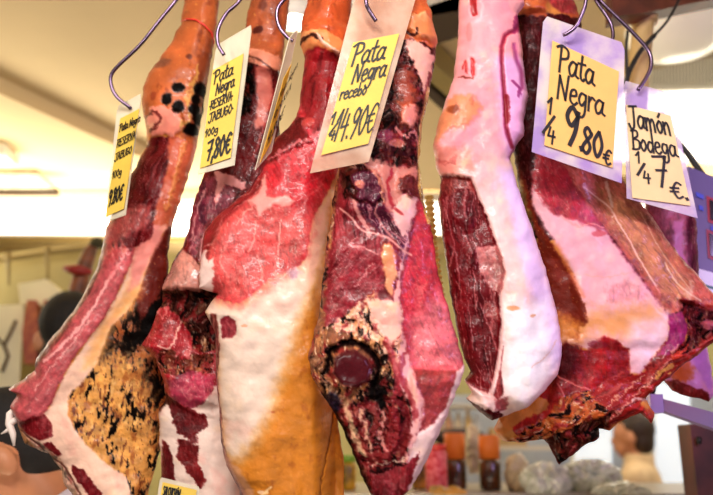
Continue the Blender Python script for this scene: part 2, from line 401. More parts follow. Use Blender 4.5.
# ================================================================== HAM 1, far left
DK = (16, 6, 5)
o1 = [(185,-30),(184.6,0),(181,24),(170,44),(158,60),(149,73),(143,88),(142,100),(143,112),(147,132),(146.6,146),(138,162),(131,176),(120,200),(106,228),(103,246),(97,267),(80,301),(65,322),(48,342),(36,360),(35,370),(22,380),(8,389),(18,394),(10,406),(17,418),(19,429),(25,443),(48,453),(61,468),(63,481),(73,495),(84,520),(120,530),(147,505),(149,491),(156,466),(162,444),(168,420),(172,380),(172,345),(170,300),(168,256),(172,228),(180,202),(189,175),(196,148),(203,110),(211,60),(217,24),(219,0),(223,-30)]
fatline = [(138,225),(131,262),(119,288),(106,314),(90,335),(77,352),(66,370),(53,400),(46,409)]
ham1, sf1 = ham('hanging_ham', 1.43, o1, [
  po(RD, [(100,330),(135,296),(175,220),(200,360),(160,540),(80,540),(70,380)], (214,152,80), t='mold', wob=4, soft=8, vein=.42),
  po(None, [(108,322),(135,290),(150,258),(168,230),(185,300),(185,420),(160,440),(140,360),(118,350),(104,352)], (150,75,30), t='mold', vein=.8, soft=34, wob=12, a=1),
  po(None, [(145,270),(172,262),(182,330),(150,350),(135,330)], DK, t='rind', vein=.1, soft=14, wob=8),
  po(None, [(135,298),(150,256),(162,232),(166,222),(176,215),(172,262),(160,293),(140,318)], (110,26,16), t='rind', vein=.4, soft=5, wob=3),
  po(FL, [(172,212),(166,228),(157,240),(148,262),(138,292),(126,311),(111,325),(104,343),(97,360),(86,376),(70,392),(69,410),(81,431),(101,453),(126,471),(136,500),(130,540),(70,540),(60,480),(40,448),(25,430),(30,414),(50,404),(66,370),(90,335),(120,288),(136,245),(140,214)], (238,196,176), t='fat', wob=1.5, soft=3, ang=30),
  po(None, [(148,250),(142,290),(128,312),(112,326),(104,345),(96,362),(84,366),(100,325),(125,292),(138,262)], (240,170,95), t='fat', a=.75, soft=14, wob=3),
  po(None, [(176,205),(160,240),(148,262),(138,285),(128,290),(132,262),(142,215)], (226,140,132), t='fat', soft=6),
  po(None, [(19,424),(43,437),(62,455),(75,475),(92,505),(60,500),(45,456),(20,440)], (190,140,122), t='crust', vein=.5, a=.55, soft=4),
  po(LM, [(103,244),(106,226),(120,198),(150,200),(141,225)]+fatline[1:]+[(36,414),(18,420),(5,405),(5,385),(30,360),(60,320),(95,262)], (192,84,92), t='lean', ang=40, vein=.3, big=.12, wob=1.5, soft=2, h=.004),
  po(None, [(104,240),(140,215),(150,228),(130,255),(105,265)], (190,70,70), t='crust', vein=.4, a=.5, soft=8),
  po(None, [(96,244),(107,243),(101,268),(92,290),(80,307),(64,334),(43,358),(28,378),(5,392),(5,380),(30,350),(60,315)], (122,48,48), t='lean', ang=35, soft=2, wob=1),
  ln([(108,280),(100,296),(84,320),(66,340),(46,358)], 3.2, (238,170,170), a=.85, h=.001),
  ln([(128,245),(120,262),(108,280),(98,300)], 2, (236,160,160), a=.6),
  ln([(90,318),(70,344),(50,368),(38,386)], 1.2, (244,190,185), a=.6),
  po(LM, [(17,419),(32,412),(46,408),(54,419),(54,431),(43,436),(25,427)], (128,18,30), t='lean', vein=.3, wob=2),
  po(LM, [(43,437),(53,437),(63,449),(58,453),(48,443)], (128,18,30), t='lean', vein=.2, wob=2),
  po(LM, [(73,460),(83,462),(98,479),(107,497),(112,520),(96,520),(91,495),(86,484),(73,468)], (128,18,30), t='lean', vein=.2, wob=2),
  ln([(24,428),(40,440),(50,452),(66,464),(80,488),(88,510)], 2, (110,45,40), a=.7, wob=3, h=-.003),
  po(LM, [(150,139),(172,139),(172,150),(165,180),(158,205),(150,240),(128,250),(110,225),(125,178),(143,154)], (120,14,24), t='fibre', ang=20, vein=.25, wob=2),
  po(None, [(108,226),(130,208),(150,206),(146,228),(118,240)], (192,84,84), t='lean', vein=.6, soft=8, wob=4),
  po(FL, [(168,137),(198,146),(182,202),(174,226),(152,226),(156,205),(166,170)], (206,98,68), t='rind', vein=.35, soft=4, wob=2, big=.1),
  ln([(183,146),(177,165),(173,185),(165,210)], 4, (232,160,90), a=.6, soft=3, wob=3, h=.003),
  po(SS_, [(170,-40),(230,-40),(222,40),(212,90),(200,150),(172,138),(150,139),(138,125),(138,80)], (196,102,54), t='rind', vein=.5, big=.12, wob=1.5),
  po(None, [(196,60),(220,20),(222,60),(206,140),(184,140),(190,100)], (128,54,26), t='rind', soft=14, wob=6, a=.8),
  po(FL, [(149,112),(163,110),(174,116),(180,126),(179,136),(170,140),(153,137),(147,125)], (232,140,122), t='fat', vein=.6, wob=3, h=.006),
  ln([(146,118),(154,116),(158,124),(151,134)], 3, (110,22,22), a=.8, wob=3),
  ln([(184,104),(188,118),(180,132)], 4, (206,166,86), a=.7, soft=3, wob=4),
  ln([(195,70),(193,84),(187,100),(186,112)], 3, (214,160,80), a=.8, soft=3, wob=4),
  bl(176,93,6.5,5,DK), bl(165,104,5,6,DK), bl(176,112,6,6.5,DK), bl(199,93,7,7,DK), bl(192,113,6,6,DK), bl(204,96,5,6,DK), bl(197,122,7,6,DK), bl(189,133,8,6,DK), bl(194,104,5,5,DK), bl(205,112,4,10,DK),
  bl(160,66,9,6,(100,60,60),a=.5), bl(187,62,3,3,(90,30,20),a=.7), bl(152,100,3,4,(150,50,30),a=.6),
], [([(100,200),(140,214),(131,262),(106,314),(66,370),(40,420),(0,440),(0,300)], .010, 30), ([(150,240),(110,325),(70,395),(120,480),(180,480),(185,250)], -.012, 30), ([(138,70),(215,60),(200,135),(145,135)], .012, 25)],
 'ham furthest left, orange scorched shank, red band, mouldy black-streaked yellow rind', R=30, hmax=.045, back=.04, seed=3, group=None)
m_band = mat('red_band', (226,50,42), .4); m_fatscrap = MEAT[FL]
b = MB(); b.tube([sf1(180,22,.003), sf1(186,23,.004), sf1(194,26,.005), sf1(202,31,.006), sf1(210,37,.006), sf1(214,43,.004), sf1(216,46,-.01)], .0018, 8)
b.build('rubber_band', m_band, ham1)
b = MB()
for pts, r in (([(19,418),(12,422),(8,430),(1,434)], [.006,.006,.004,.001]), ([(16,408),(10,414),(9,424),(13,434),(14,446)], [.005,.007,.007,.006,.002])):
    b.tube([V(px, py, 1.42) for px, py in pts], r, 8)
o = b.build('fat_scrap', MEAT[FL], ham1); vcol(o, lambda x, y: t_fat((240,222,215), x, y, 3))

# ================================================================== HAM 2, behind, second from left
o2 = [(250,-30),(251,0),(246,20),(244,40),(238,66),(226,110),(212,145),(204,175),(192,207),(189,228),(183,247),(174,259),(169,273),(162,288),(163,303),(157,311),(153,324),(146,338),(141,346),(150,352),(156,358),(163,379),(166,398),(160,408),(158,415),(160,426),(159,443),(161,453),(161,478),(158,505),(160,530),(240,530),(250,470),(246,440),(244,300),(262,210),(280,150),(279,105),(281,71),(285,39),(290,0),(291,-30)]
ham2, sf2 = ham('hanging_ham', 1.35, o2, [
  po(SS_, [(240,-40),(300,-40),(290,40),(283,76),(262,72),(240,56)], (178,88,48), t='rind', vein=.45),
  po(None, [(248,52),(262,56),(283,62),(284,76),(266,76),(248,68)], (222,140,112), t='fat', vein=.6, wob=3, h=.004),
  ln([(246,60),(258,66),(270,74),(282,76)], 2, (90,30,20), a=.8, wob=3),
  bl(257,34,5,4,(96,34,22)), bl(262,10,4,6,(110,44,30),a=.7), bl(275,20,6,18,(140,60,34),a=.6),
  po(LM, [(240,64),(262,74),(284,76),(282,140),(268,190),(240,260),(180,262),(186,230),(205,172),(225,112)], (118,14,22), t='fibre', ang=20, vein=.2, wob=1),
  po(None, [(240,66),(252,70),(256,90),(246,115),(232,125),(228,105)], DK, t='crust', vein=.1, soft=8, wob=6),
  po(FL, [(254,72),(270,76),(272,100),(264,128),(254,132),(256,100)], (206,112,100), t='fat', soft=4, wob=2),
  ln([(276,90),(266,120),(252,160)], 2, (176,40,36), a=.8),
  po(None, [(186,235),(200,185),(216,178),(236,190),(230,205),(206,226),(195,262)], (132,34,60), t='lean', vein=.5, soft=5, wob=4),
  po(FL, [(213,172),(226,176),(244,184),(246,190),(236,190),(224,186),(220,196),(216,209),(214,200),(217,184)], (228,150,150), t='fat', wob=2.5, h=.002),
  ln([(204,182),(201,200),(203,222)], 5, (70,22,44), a=.6, soft=3, wob=4),
  ln([(206,190),(197,212),(192,240)], 1.4, (236,176,170), a=.7), ln([(214,226),(203,238),(200,262)], 1.4, (236,180,170), a=.7), ln([(196,236),(190,252)], 1.2, (236,180,170), a=.6),
  po(MM, [(183,249),(192,256),(201,266),(200,280),(202,292),(177,290),(160,293),(162,286),(170,268)], (190,124,112), t='lean', vein=.3, wob=1),
  po(CR, [(160,290),(177,288),(205,291),(225,294),(226,345),(212,342),(200,333),(186,322),(168,310),(158,302)], (66,20,12), t='crust', vein=.28, wob=2, h=-.010),
  po(LM, [(158,308),(168,306),(180,316),(190,330),(194,345),(205,350),(240,340),(240,412),(207,382),(214,412),(200,412),(185,405),(168,392),(160,372),(152,360),(138,346),(150,325)], (168,26,40), t='lean', ang=20, vein=.7, wob=2, h=.004),
  ln([(160,342),(172,344),(182,320)], 1.6, (238,190,176), a=.9), ln([(172,344),(180,356),(190,362)], 1.4, (238,190,176), a=.7),
  po(CR, [(160,350),(172,346),(186,356),(196,350),(214,352),(210,368),(190,374),(172,370),(160,366)], (120,45,28), t='crust', vein=.6, wob=4, h=-.004),
  po(None, [(168,376),(190,366),(214,372),(216,404),(192,406),(172,394)], (176,54,82), t='lean', vein=.5, soft=4, wob=3),
  po(FL, [(205,398),(214,382),(240,375),(250,530),(150,530),(162,475),(159,440),(157,415),(168,402),(180,410)], (222,196,186), t='fat', wob=2, ang=0, soft=2),
  po(LM, [(168,392),(180,400),(194,406),(206,409),(208,423),(199,426),(198,437),(186,433),(176,424),(171,408)], (112,12,20), t='lean', vein=.15, wob=3),
  po(LM, [(178,432),(190,436),(199,440),(199,458),(206,473),(201,482),(188,466),(178,452)], (122,16,22), t='lean', vein=.2, wob=2.5),
  po(LM, [(163,438),(170,441),(175,461),(176,478),(162,477)], (110,18,26), t='lean', vein=.15, wob=1.5),
], [([(155,300),(215,292),(220,345),(190,345)], -.012, 16), ([(140,330),(175,306),(200,345),(215,400),(170,395)], .014, 14), ([(160,288),(180,250),(202,268),(202,291)], .012, 10), ([(240,50),(290,50),(286,80),(240,74)], .010, 10)],
 'second ham from left, narrow, dark cavity and loose red flap above pale fat', R=24, hmax=.035, back=.035, seed=12, base=((84,34,22),'crust'))

# ================================================================== HAM 3, large with orange rind
o3 = [(304,-30),(308,0),(302,20),(300,45),(305,58),(301,91),(299,109),(296,117),(288,128),(276,138),(268,156),(262,172),(250,188),(228,207),(214,219),(204,232),(202,250),(200,272),(199,288),(212,292),(218,294),(211,302),(205,312),(210,321),(215,332),(216,360),(216,380),(219,408),(221,440),(226,464),(238,486),(248,530),(345,530),(344,495),(344,460),(339,430),(333,380),(331,330),(332,260),(338,200),(346,140),(350,80),(349,30),(352,0),(354,-30)]
lb3 = [(340,160),(337,172),(326,196),(311,219),(308,240),(304,259),(297,266),(291,267),(282,272),(274,271),(264,283),(252,294),(240,301),(226,299),(214,296)]
ham3, sf3 = ham('hanging_ham', 1.27, o3, [
  po(RD, [(326,190),(350,150),(350,540),(230,540),(215,440),(240,380),(290,320)], (206,128,40), t='rind', vein=.25, big=.09, wob=2),
  ln([(336,400),(331,426),(326,450),(320,472),(318,500)], 1.6, (140,74,20), a=.8, h=-.004),
  po(None, [(331,240),(340,240),(340,400),(330,400),(322,300)], (120,50,14), t='rind', soft=10, a=.8),
  po(FL, lb3+[(205,296),(200,310),(216,345),(216,400),(224,446),(232,453),(243,450),(256,431),(271,405),(281,372),(292,340),(299,317),(308,298),(317,268),(324,239),(329,215),(338,180)], (222,196,182), t='fat', soft=24, wob=3, big=.04, vein=.2),
  po(None, [(312,222),(328,200),(326,225),(318,262),(306,290),(295,285),(300,265)], (236,180,160), t='fat', soft=10, a=.8),
  po(None, [(283,268),(296,262),(300,272),(292,278)], (180,150,190), t='fat', soft=6, a=.7),
  po(LM, [(296,40),(350,40),(350,120),(342,160)]+lb3[1:]+[(200,294),(195,270),(202,232),(228,205),(262,170),(270,150),(298,112)], (200,34,50), t='lean', vein=.35, ang=-25, wob=1.5),
  po(None, [(200,252),(214,222),(262,190),(300,215),(312,215),(306,250),(290,268),(262,288),(240,302),(214,296)], (214,82,82), t='lean', vein=.5, ang=-10, soft=24, wob=6),
  po(None, [(202,232),(228,205),(262,172),(266,188),(240,208),(222,226),(212,250),(208,268),(200,262)], (150,22,34), t='fibre', vein=.5, ang=50, soft=5, wob=2),
  po(FL, [(199,256),(207,250),(210,262),(215,258),(216,276),(212,294),(198,292),(196,275)], (238,206,200), t='fat', wob=2.5, soft=3),
  po(None, [(304,56),(345,56),(340,130),(328,152),(312,142),(302,110)], (152,12,28), t='fibre', vein=.12, ang=15, soft=5, wob=2),
  po(None, [(276,138),(298,116),(306,132),(308,146),(292,152),(276,162),(264,164)], (112,10,18), t='lean', vein=.15, soft=5, wob=4, h=.006),
  po(FL, [(266,173),(267,188),(266,198),(275,200),(287,197),(294,203),(288,208),(274,207),(266,213),(259,219),(256,207),(249,202),(259,194),(263,182)], (230,148,142), t='fat', wob=2, soft=3, h=.002),
  ln([(268,160),(284,152),(300,146),(312,142),(322,134)], 3, (222,120,124), a=.8, wob=3),
  ln([(284,150),(280,164),(284,176),(294,180)], 1.5, (220,120,120), a=.6, wob=3), ln([(300,150),(306,160),(304,172),(296,176)], 1.3, (220,120,120), a=.6, wob=3),
  ln([(303,130),(312,140),(316,152),(314,170)], 5, (214,96,108), a=.5, soft=5, wob=4), bl(307,126,6,5,(206,80,70),a=.7,h=.004),
  ln([(281,220),(278,250),(279,268)], 1.2, (240,180,170), a=.8), ln([(256,222),(256,238),(250,252)], 1.3, (236,160,150), a=.8), ln([(238,226),(246,214),(253,210)], 1.2, (236,160,150), a=.8),
  ln([(258,255),(262,270),(264,282)], 1.2, (240,180,170), a=.6), ln([(232,240),(222,258),(230,276)], 1, (236,160,150), a=.6), ln([(290,205),(302,190),(316,180),(330,165)], 1.2, (232,120,120), a=.5), ln([(296,212),(310,196),(322,186)], 1.2, (240,140,130), a=.5),
  po(LM, [(222,316),(230,313),(238,317),(239,328),(233,334),(224,335)], (158,42,58), t='lean', vein=.4, wob=2, h=-.003),
  po(LM, [(212,312),(219,312),(221,345),(219,380),(222,408),(224,440),(232,460),(246,484),(256,505),(262,540),(240,540),(236,486),(223,462),(218,430),(214,380),(213,340)], (124,48,44), t='fibre', ang=5, vein=.5, wob=1.5),
  ln([(217,340),(218,380),(221,410),(225,445),(236,468),(246,492)], 1.1, (230,180,160), a=.7),
  po(None, [(222,446),(230,452),(243,462),(258,490),(262,520),(250,500),(238,476),(226,462)], (206,150,120), t='fat', soft=5, a=.8),
  po(SS_, [(296,-40),(360,-40),(352,62),(330,60),(316,52),(298,56)], (206,92,46), t='rind', vein=.4),
  po(None, [(298,36),(318,38),(336,44),(346,52),(344,60),(328,60),(316,52),(300,56)], (228,140,84), t='fat', vein=.5, wob=2, h=.006),
  ln([(300,44),(312,44),(320,48)], 4, (60,20,14), a=.9, wob=3), ln([(316,44),(322,52),(338,62)], 3, (236,190,170), a=.9, wob=2, h=.003),
  bl(262,482,4,2,(236,190,150)), bl(265,487,4,1.5,(236,200,150)), ln([(262,486),(268,480),(271,475)], 2, (240,200,150)), bl(246,322,3,1.4,(224,140,100),a=.7), bl(273,404,2,1,(180,80,40),a=.6),
], [([(214,300),(300,270),(330,200),(335,420),(300,500),(240,470)], .012, 50), ([(296,30),(352,30),(352,64),(296,62)], .012, 10), ([(202,232),(262,172),(266,188),(222,230),(206,262)], -.006, 8), ([(318,180),(345,180),(345,530),(326,530)], -.03, 30)],
 'largest ham, pink-red top, broad white fat patch and smooth orange rind', R=34, hmax=.05, back=.04, seed=23, jagged=.7)

# ================================================================== HAM 4, centre with exposed hip bone
o4 = [(352,-30),(355,0),(356,40),(352,90),(345,130),(339,168),(334,192),(331,220),(326,250),(324,268),(319,316),(316,325),(312,342),(308,358),(311,373),(325,398),(339.5,419),(347,438),(354,455),(364,479),(372,494),(378,520),(398,520),(403,495),(412,486),(428,458),(444,422),(456,391),(465,366),(459,345),(452.5,322),(442,289),(436,260),(432,228),(424,205),(423,192),(419,163),(422,130),(425,111),(430,91),(433,73),(435,58),(437,43),(433,20),(427,0),(424,-30)]
ham4, sf4 = ham('hanging_ham', 1.185, o4, [
  po(RD, [(322,240),(342,160),(345,200),(330,330),(322,410),(306,380),(308,330)], (150,90,60), t='crust', vein=.6),
  po(LM, [(346,140),(430,120),(424,200),(470,360),(450,420),(400,520),(370,500),(326,330),(332,250),(338,195)], (146,22,40), t='fibre', ang=4, vein=.28, wob=1.5, soft=3),
  po(None, [(330,250),(360,240),(385,260),(384,290),(365,312),(340,330),(326,325)], (150,26,44), t='lean', vein=.5, ang=35, soft=8, wob=4),
  po(LM, [(418,190),(430,190),(445,280),(458,320),(470,366),(455,372),(430,368),(410,366),(404,335),(400,296),(404,270),(412,236)], (196,44,60), t='lean', vein=.35, ang=-25, wob=1.5, soft=3),
  po(None, [(408,320),(440,290),(458,320),(470,366),(455,370),(410,366)], (224,108,118), t='lean', vein=.35, ang=-25, soft=22, wob=5),
  po(LM, [(411,365),(460,368),(455,385),(446,405),(430,420),(418,424),(420,395)], (166,56,58), t='lean', vein=.35, ang=30, wob=1.5, h=-.003),
  po(FL, [(455,368),(470,360),(464,390),(444,425),(420,480),(404,520),(396,510),(404,470),(408,442),(416,424),(430,418),(444,402)], (234,200,196), t='fat', wob=1.5, soft=2.5),
  po(FL, [(401,195),(418,196),(416,213),(409,228),(406,253),(401,272),(399,295),(404,335),(408,355),(414,373),(422,392),(420,416),(410,440),(404,462),(398,450),(402,430),(404,400),(400,380),(392,360),(388,340),(380,318),(392,300),(400,262),(398,240),(390,215)], (226,166,164), t='fat', vein=.5, wob=2.5, soft=3, h=.002),
  po(LM, [(356,205),(378,200),(392,218),(402,236),(406,232),(402,262),(396,240),(382,235),(366,220)], (96,20,52), t='fibre', ang=-25, vein=.5, soft=4, wob=3),
  ln([(342,210),(352,218),(362,230),(374,234),(388,238),(400,248),(412,256)], 2, (228,160,150), a=.85, wob=2), ln([(352,192),(358,212),(366,226),(370,236)], 4, (216,150,140), a=.8, wob=3), ln([(378,200),(376,214),(384,228),(392,238)], 2, (226,140,130), a=.7, wob=2),
  ln([(358,238),(350,244),(366,248),(378,254)], 1.5, (230,160,150), a=.7, wob=2), ln([(352,250),(344,262),(334,272)], 1, (230,160,150), a=.5), ln([(372,262),(366,272),(356,286)], 1.2, (235,180,170), a=.7, wob=2),
  po('bone', [(384,243),(392,245),(396,260),(396,275),(392,295),(386,289),(385,272),(381,256)], (226,150,104), t='fat', soft=3, wob=2, h=.003),
  bl(384,292,5,4,(120,30,40),wob=.4), 
  po(FL, [(340,318),(352,306),(366,296),(376,288),(380,300),(398,300),(402,330),(398,352),(382,352),(372,338),(356,336),(340,334),(322,350),(312,352),(318,330)], (228,170,146), t='crust', vein=.7, wob=3, soft=3),
  po(FL, [(366,298),(382,296),(400,300),(402,330),(390,340),(378,322)], (230,176,160), t='fat', vein=.6, wob=3, soft=4),
  po(CR, [(312,338),(326,324),(345,328),(360,330),(378,340),(392,356),(396,380),(392,400),(380,410),(350,410),(335,415),(320,395),(306,372),(304,356)], (150,90,60), t='crust', vein=.85, wob=4, soft=3),
  po(CR, [(322,392),(345,396),(385,392),(402,384),(412,400),(408,430),(404,460),(402,500),(380,530),(366,500),(350,450),(336,420)], (112,16,22), t='crust', vein=.35, wob=4, soft=4, ang=-12),
  ln([(392,404),(396,420),(390,436),(384,448)], 9, (150,24,34), a=.85, soft=4, wob=5, h=.006), ln([(372,402),(378,414),(374,430),(368,440)], 6, (140,40,36), a=.8, soft=4, wob=5, h=.004), ln([(362,402),(366,420),(372,440),(376,452)], 3, (228,180,150), a=.8, wob=5),
  ln([(380,398),(384,412),(380,428),(386,440)], 3, (226,150,140), a=.8, wob=4), ln([(400,396),(406,412),(402,430)], 6, (120,16,30), a=.9, soft=3, wob=4), ln([(368,450),(384,446),(398,440),(408,428)], 7, (128,18,24), a=.8, soft=4, wob=5),
  ln([(324,392),(334,412),(344,424),(352,448),(362,474),(374,500)], 8, (30,14,20), a=.85, soft=5, wob=4),
  ln([(346,396),(352,412),(356,430),(362,444)], 6, (226,190,150), a=.8, soft=4, wob=5), bl(334,398,8,12,(40,34,60),a=.8,wob=.4),
  ln([(372,456),(388,452),(402,450),(412,440)], 2, (232,190,170), a=.9, wob=4), ln([(372,462),(390,460),(404,454)], 4, (30,8,10), a=.8, wob=4),
  po(LM, [(372,466),(402,456),(418,444),(410,475),(402,500),(398,520),(378,520)], (130,16,30), t='lean', vein=.3, wob=3),
  ln([(386,336),(392,352),(398,372),(394,392)], 6, (180,40,56), a=.7, soft=3, wob=4), ln([(404,350),(400,368),(410,392),(414,410)], 5, (160,30,44), a=.7, soft=3, wob=4),
  po('bone', [(338,352),(345,346),(356,344),(368,352),(374,362),(370,374),(358,380),(344,376),(336,366)], (92,22,32), t='fat', vein=.05, wob=1, soft=3),
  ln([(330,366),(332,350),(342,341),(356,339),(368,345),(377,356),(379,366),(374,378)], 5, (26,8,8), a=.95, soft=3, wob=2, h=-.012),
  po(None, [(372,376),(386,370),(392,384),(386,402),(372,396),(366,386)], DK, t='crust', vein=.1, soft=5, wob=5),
  # upper part
  po(LM, [(350,40),(440,40),(432,90),(424,125),(420,165),(420,192),(400,196),(380,205),(345,200),(340,168)], (74,12,14), t='crust', vein=.22, wob=2, soft=4, ang=5, r=.003),
  po(None, [(396,74),(412,74),(416,110),(408,130),(398,120)], (160,56,28), t='rind', vein=.3, soft=12, wob=6), po(None, [(402,112),(414,108),(417,120),(412,132),(402,126)], (228,138,122), t='fat', soft=4, wob=3, h=.004),
  po(FL, [(404,44),(424,50),(434,60),(430,84),(424,96),(418,80),(408,60)], (228,166,150), t='fat', soft=3, wob=3), ln([(430,78),(428,92),(424,110),(422,126)], 5, (120,16,28), a=.9, wob=2),
  ln([(396,132),(404,140),(414,134),(418,146)], 3, (214,128,120), a=.8, wob=4), bl(385,140,8,6,(150,50,80),a=.8), bl(397,146,8,4,(226,130,110),a=.7), bl(402,156,5,3,(60,10,14)),
  po(LM, [(352,178),(366,172),(378,178),(384,195),(374,208),(360,200)], (98,22,52), t='lean', vein=.3, wob=3, h=.008), bl(361,187,5,3.5,(222,130,110),wob=.4,h=.003), ln([(352,170),(362,166),(372,172),(380,184),(384,204)], 2, (222,150,110), a=.8, wob=3),
  po(FL, [(368,160),(384,166),(398,170),(416,168),(418,184),(404,190),(398,204),(388,214),(384,196),(378,178),(366,170)], (206,128,116), t='fat', vein=.5, wob=3, soft=4, a=.9), ln([(392,172),(388,190),(392,206),(400,214)], 3, (170,20,36), a=.8, wob=2),
  po(LM, [(400,180),(412,176),(420,184),(420,200),(408,196),(398,192)], (122,24,26), t='lean', vein=.3, wob=3, h=.006),
  po('netting', [(427,88),(431,90),(425,111),(423,130),(421,163),(425,192),(433,226),(427,224),(418,192),(417,163),(419,128)], (204,170,84), t='fibre', ang=3, vein=.6, wob=1),
  po(SS_, [(346,-40),(434,-40),(440,42),(432,52),(410,44),(390,52),(350,48)], (208,100,50), t='rind', vein=.4),
  po(FL, [(409,22),(424,18),(435,28),(437,42),(430,46),(414,42),(406,36)], (216,130,80), t='fat', vein=.5, wob=2, h=.008), ln([(406,38),(414,42),(416,36)], 3, (70,24,16), a=.9, wob=2), ln([(424,-10),(428,4),(434,18)], 2, (226,190,90), a=.9, wob=1),
], [([(324,330),(402,330),(405,520),(350,520),(306,370)], .010, 16), ([(336,350),(345,344),(358,342),(370,350),(376,362),(372,376),(358,382),(342,378),(334,366)], .016, 14), ([(405,240),(402,330),(412,366),(470,366),(440,250),(425,190)], -.014, 24), ([(411,366),(470,366),(400,500)], .010, 8), ([(345,130),(390,130),(388,215),(345,215)], .01, 14)],
 'central ham with round dark hip bone exposed in ragged crust near its bottom', R=26, hmax=.042, back=.035, seed=34, jagged=1.6)

# ================================================================== HAM 5, white fat with dark lean
o5 = [(459,-30),(459,0),(458,38),(454,76),(447,98),(438,122),(433,146),(436,167),(441,181),(438,199),(444,250),(447,270),(450,292),(459,340),(464,358),(471,372),(464,380),(472,392),(466,398),(479,411),(492,420),(503,416),(527,406),(545,390),(558,374),(562,356),(562,345),(557,311),(546,271),(536,240),(530,222),(520,194),(510,159),(516,146),(524,136),(524,118),(528,96),(524,66),(521,38),(518,15),(524,5),(523,-30)]
lean5 = [(436,176),(452,176),(472,179),(483,207),(492,230),(499,250),(502,262),(504,272),(499,292),(501,319),(499,345),(495,370),(490,388),(481,386),(466,380),(455,378),(440,270)]
ham5, sf5 = ham('hanging_ham', 1.25, o5, [
  po(FL, [(425,-40),(540,-40),(570,360),(560,430),(430,430),(420,150)], (230,190,188), t='fat', wob=1, big=.05, vein=.35),
  po(None, [(450,-40),(530,-40),(528,90),(520,130),(480,170),(432,150),(456,60)], (238,152,160), t='fat', vein=.3, soft=40, wob=4),
  po(None, [(496,60),(530,60),(530,140),(508,160),(500,120)], (226,168,206), t='fat', vein=.1, soft=12, wob=3),
  po(None, [(438,118),(455,98),(474,98),(482,112),(470,128),(446,134),(434,150)], (222,134,84), t='rind', vein=.5, soft=8, wob=4, a=.8, h=.003),
  po(None, [(430,140),(450,150),(470,150),(476,172),(440,176),(432,160)], (228,140,128), t='fat', vein=.6, soft=10, wob=5), ln([(436,160),(448,164),(458,158)], 4, (176,60,60), a=.5, soft=4, wob=4),
  po(None, [(500,170),(515,170),(535,236),(560,330),(566,365),(550,380),(544,330),(524,270)], (226,196,232), t='fat', vein=.1, soft=12),  # lilac edge: violet light from the right painted into the fat
  po(None, [(505,300),(545,300),(550,370),(520,400),(504,380)], (236,226,230), t='fat', vein=.1, soft=25),
  po(None, [(530,400),(545,378),(566,350),(566,400)], (240,200,206), t='fat', soft=10),
  po(LM, lean5, (122,10,26), t='fibre', ang=-6, vein=.42, wob=1.5, soft=2, h=-.003),
  po(LM, [(441,176),(458,176),(472,180),(474,190),(462,188),(450,196),(442,190)], (150,44,44), t='lean', vein=.6, wob=3),
  po(MM, [(476,246),(498,244),(505,268),(500,291),(490,286),(480,268)], (186,104,106), t='lean', vein=.5, wob=2), po(MM, [(484,296),(499,306),(500,318),(486,312)], (160,66,66), t='lean', vein=.3, wob=2, a=.8),
  ln([(480,300),(492,330),(497,346)], 1, (220,130,130), a=.6), ln([(444,200),(452,232),(458,262),(462,300)], 1.2, (214,130,130), a=.6),
  ln([(503,322),(500,345),(496,368),(490,388)], 2.6, (240,196,196), a=.95, h=.002), 
  po(LM, [(503,340),(501,366),(504,384),(498,394),(494,388),(499,366)], (150,30,40), t='fibre', vein=.4, wob=1),
  po(LM, [(468,398),(478,396),(486,402),(498,406),(503,413),(500,420),(488,421),(476,410)], (104,10,26), t='lean', vein=.35, wob=3, h=-.002),
  po(FL, [(462,378),(472,384),(486,388),(488,402),(474,400),(462,392)], (238,210,206), t='fat', wob=4, h=.003), po(None, [(496,392),(508,390),(506,404),(494,404)], (170,50,60), t='lean', soft=4, wob=3, a=.8),
  ln([(521,14),(517,30),(506,39),(502,50),(502,70),(505,110),(506,130),(512,148)], 3.6, (150,14,52), a=.9, wob=.6, soft=3, h=-.006), ln([(506,100),(507,122)], 6, (150,16,40), a=.9, wob=2),
  ln([(514,48),(516,62),(521,74),(522,90)], 4, (166,60,120), a=.8, wob=.8, soft=4, h=-.004), ln([(512,84),(520,92),(518,98)], 3, (150,40,110), a=.8, wob=2), ln([(518,20),(514,34)], 6, (150,20,90), a=.8, soft=3, wob=3),
  ln([(473,-4),(474,10),(475,18)], 6, (170,20,30), a=.95, h=-.004), ln([(464,72),(466,64),(468,76)], 2, (196,50,50), a=.9), ln([(473,64),(474,78)], 3.4, (200,40,44), a=.95, h=-.003), ln([(459,79),(466,80),(474,81)], 1.5, (120,30,20), a=.9),
  ln([(486,130),(500,240),(512,300)], 1.2, (222,170,170), a=.25), bl(512,303,6,2.5,(222,150,100),a=.8), bl(532,311,3,1.5,(222,150,100),a=.7), bl(455,112,7,4,(140,56,20),a=.7), bl(470,36,3,10,(232,120,120),a=.6), ln([(530,360),(544,352),(556,338)], 1.2, (224,170,150), a=.7),
  po(SS_, [(455,-40),(474,-40),(464,-2),(457,8)], (214,110,60), t='rind'),
], [([(498,250),(560,250),(570,360),(530,410),(503,390)], .012, 20), (lean5, -.008, 6), ([(540,230),(570,360),(545,400),(530,330)], -.018, 26), ([(446,95),(476,95),(476,130),(434,165)], .008, 14)],
 'pale ham coated in thick white fat with dark red lean down one side', R=30, hmax=.045, back=.04, seed=45, jagged=.9)

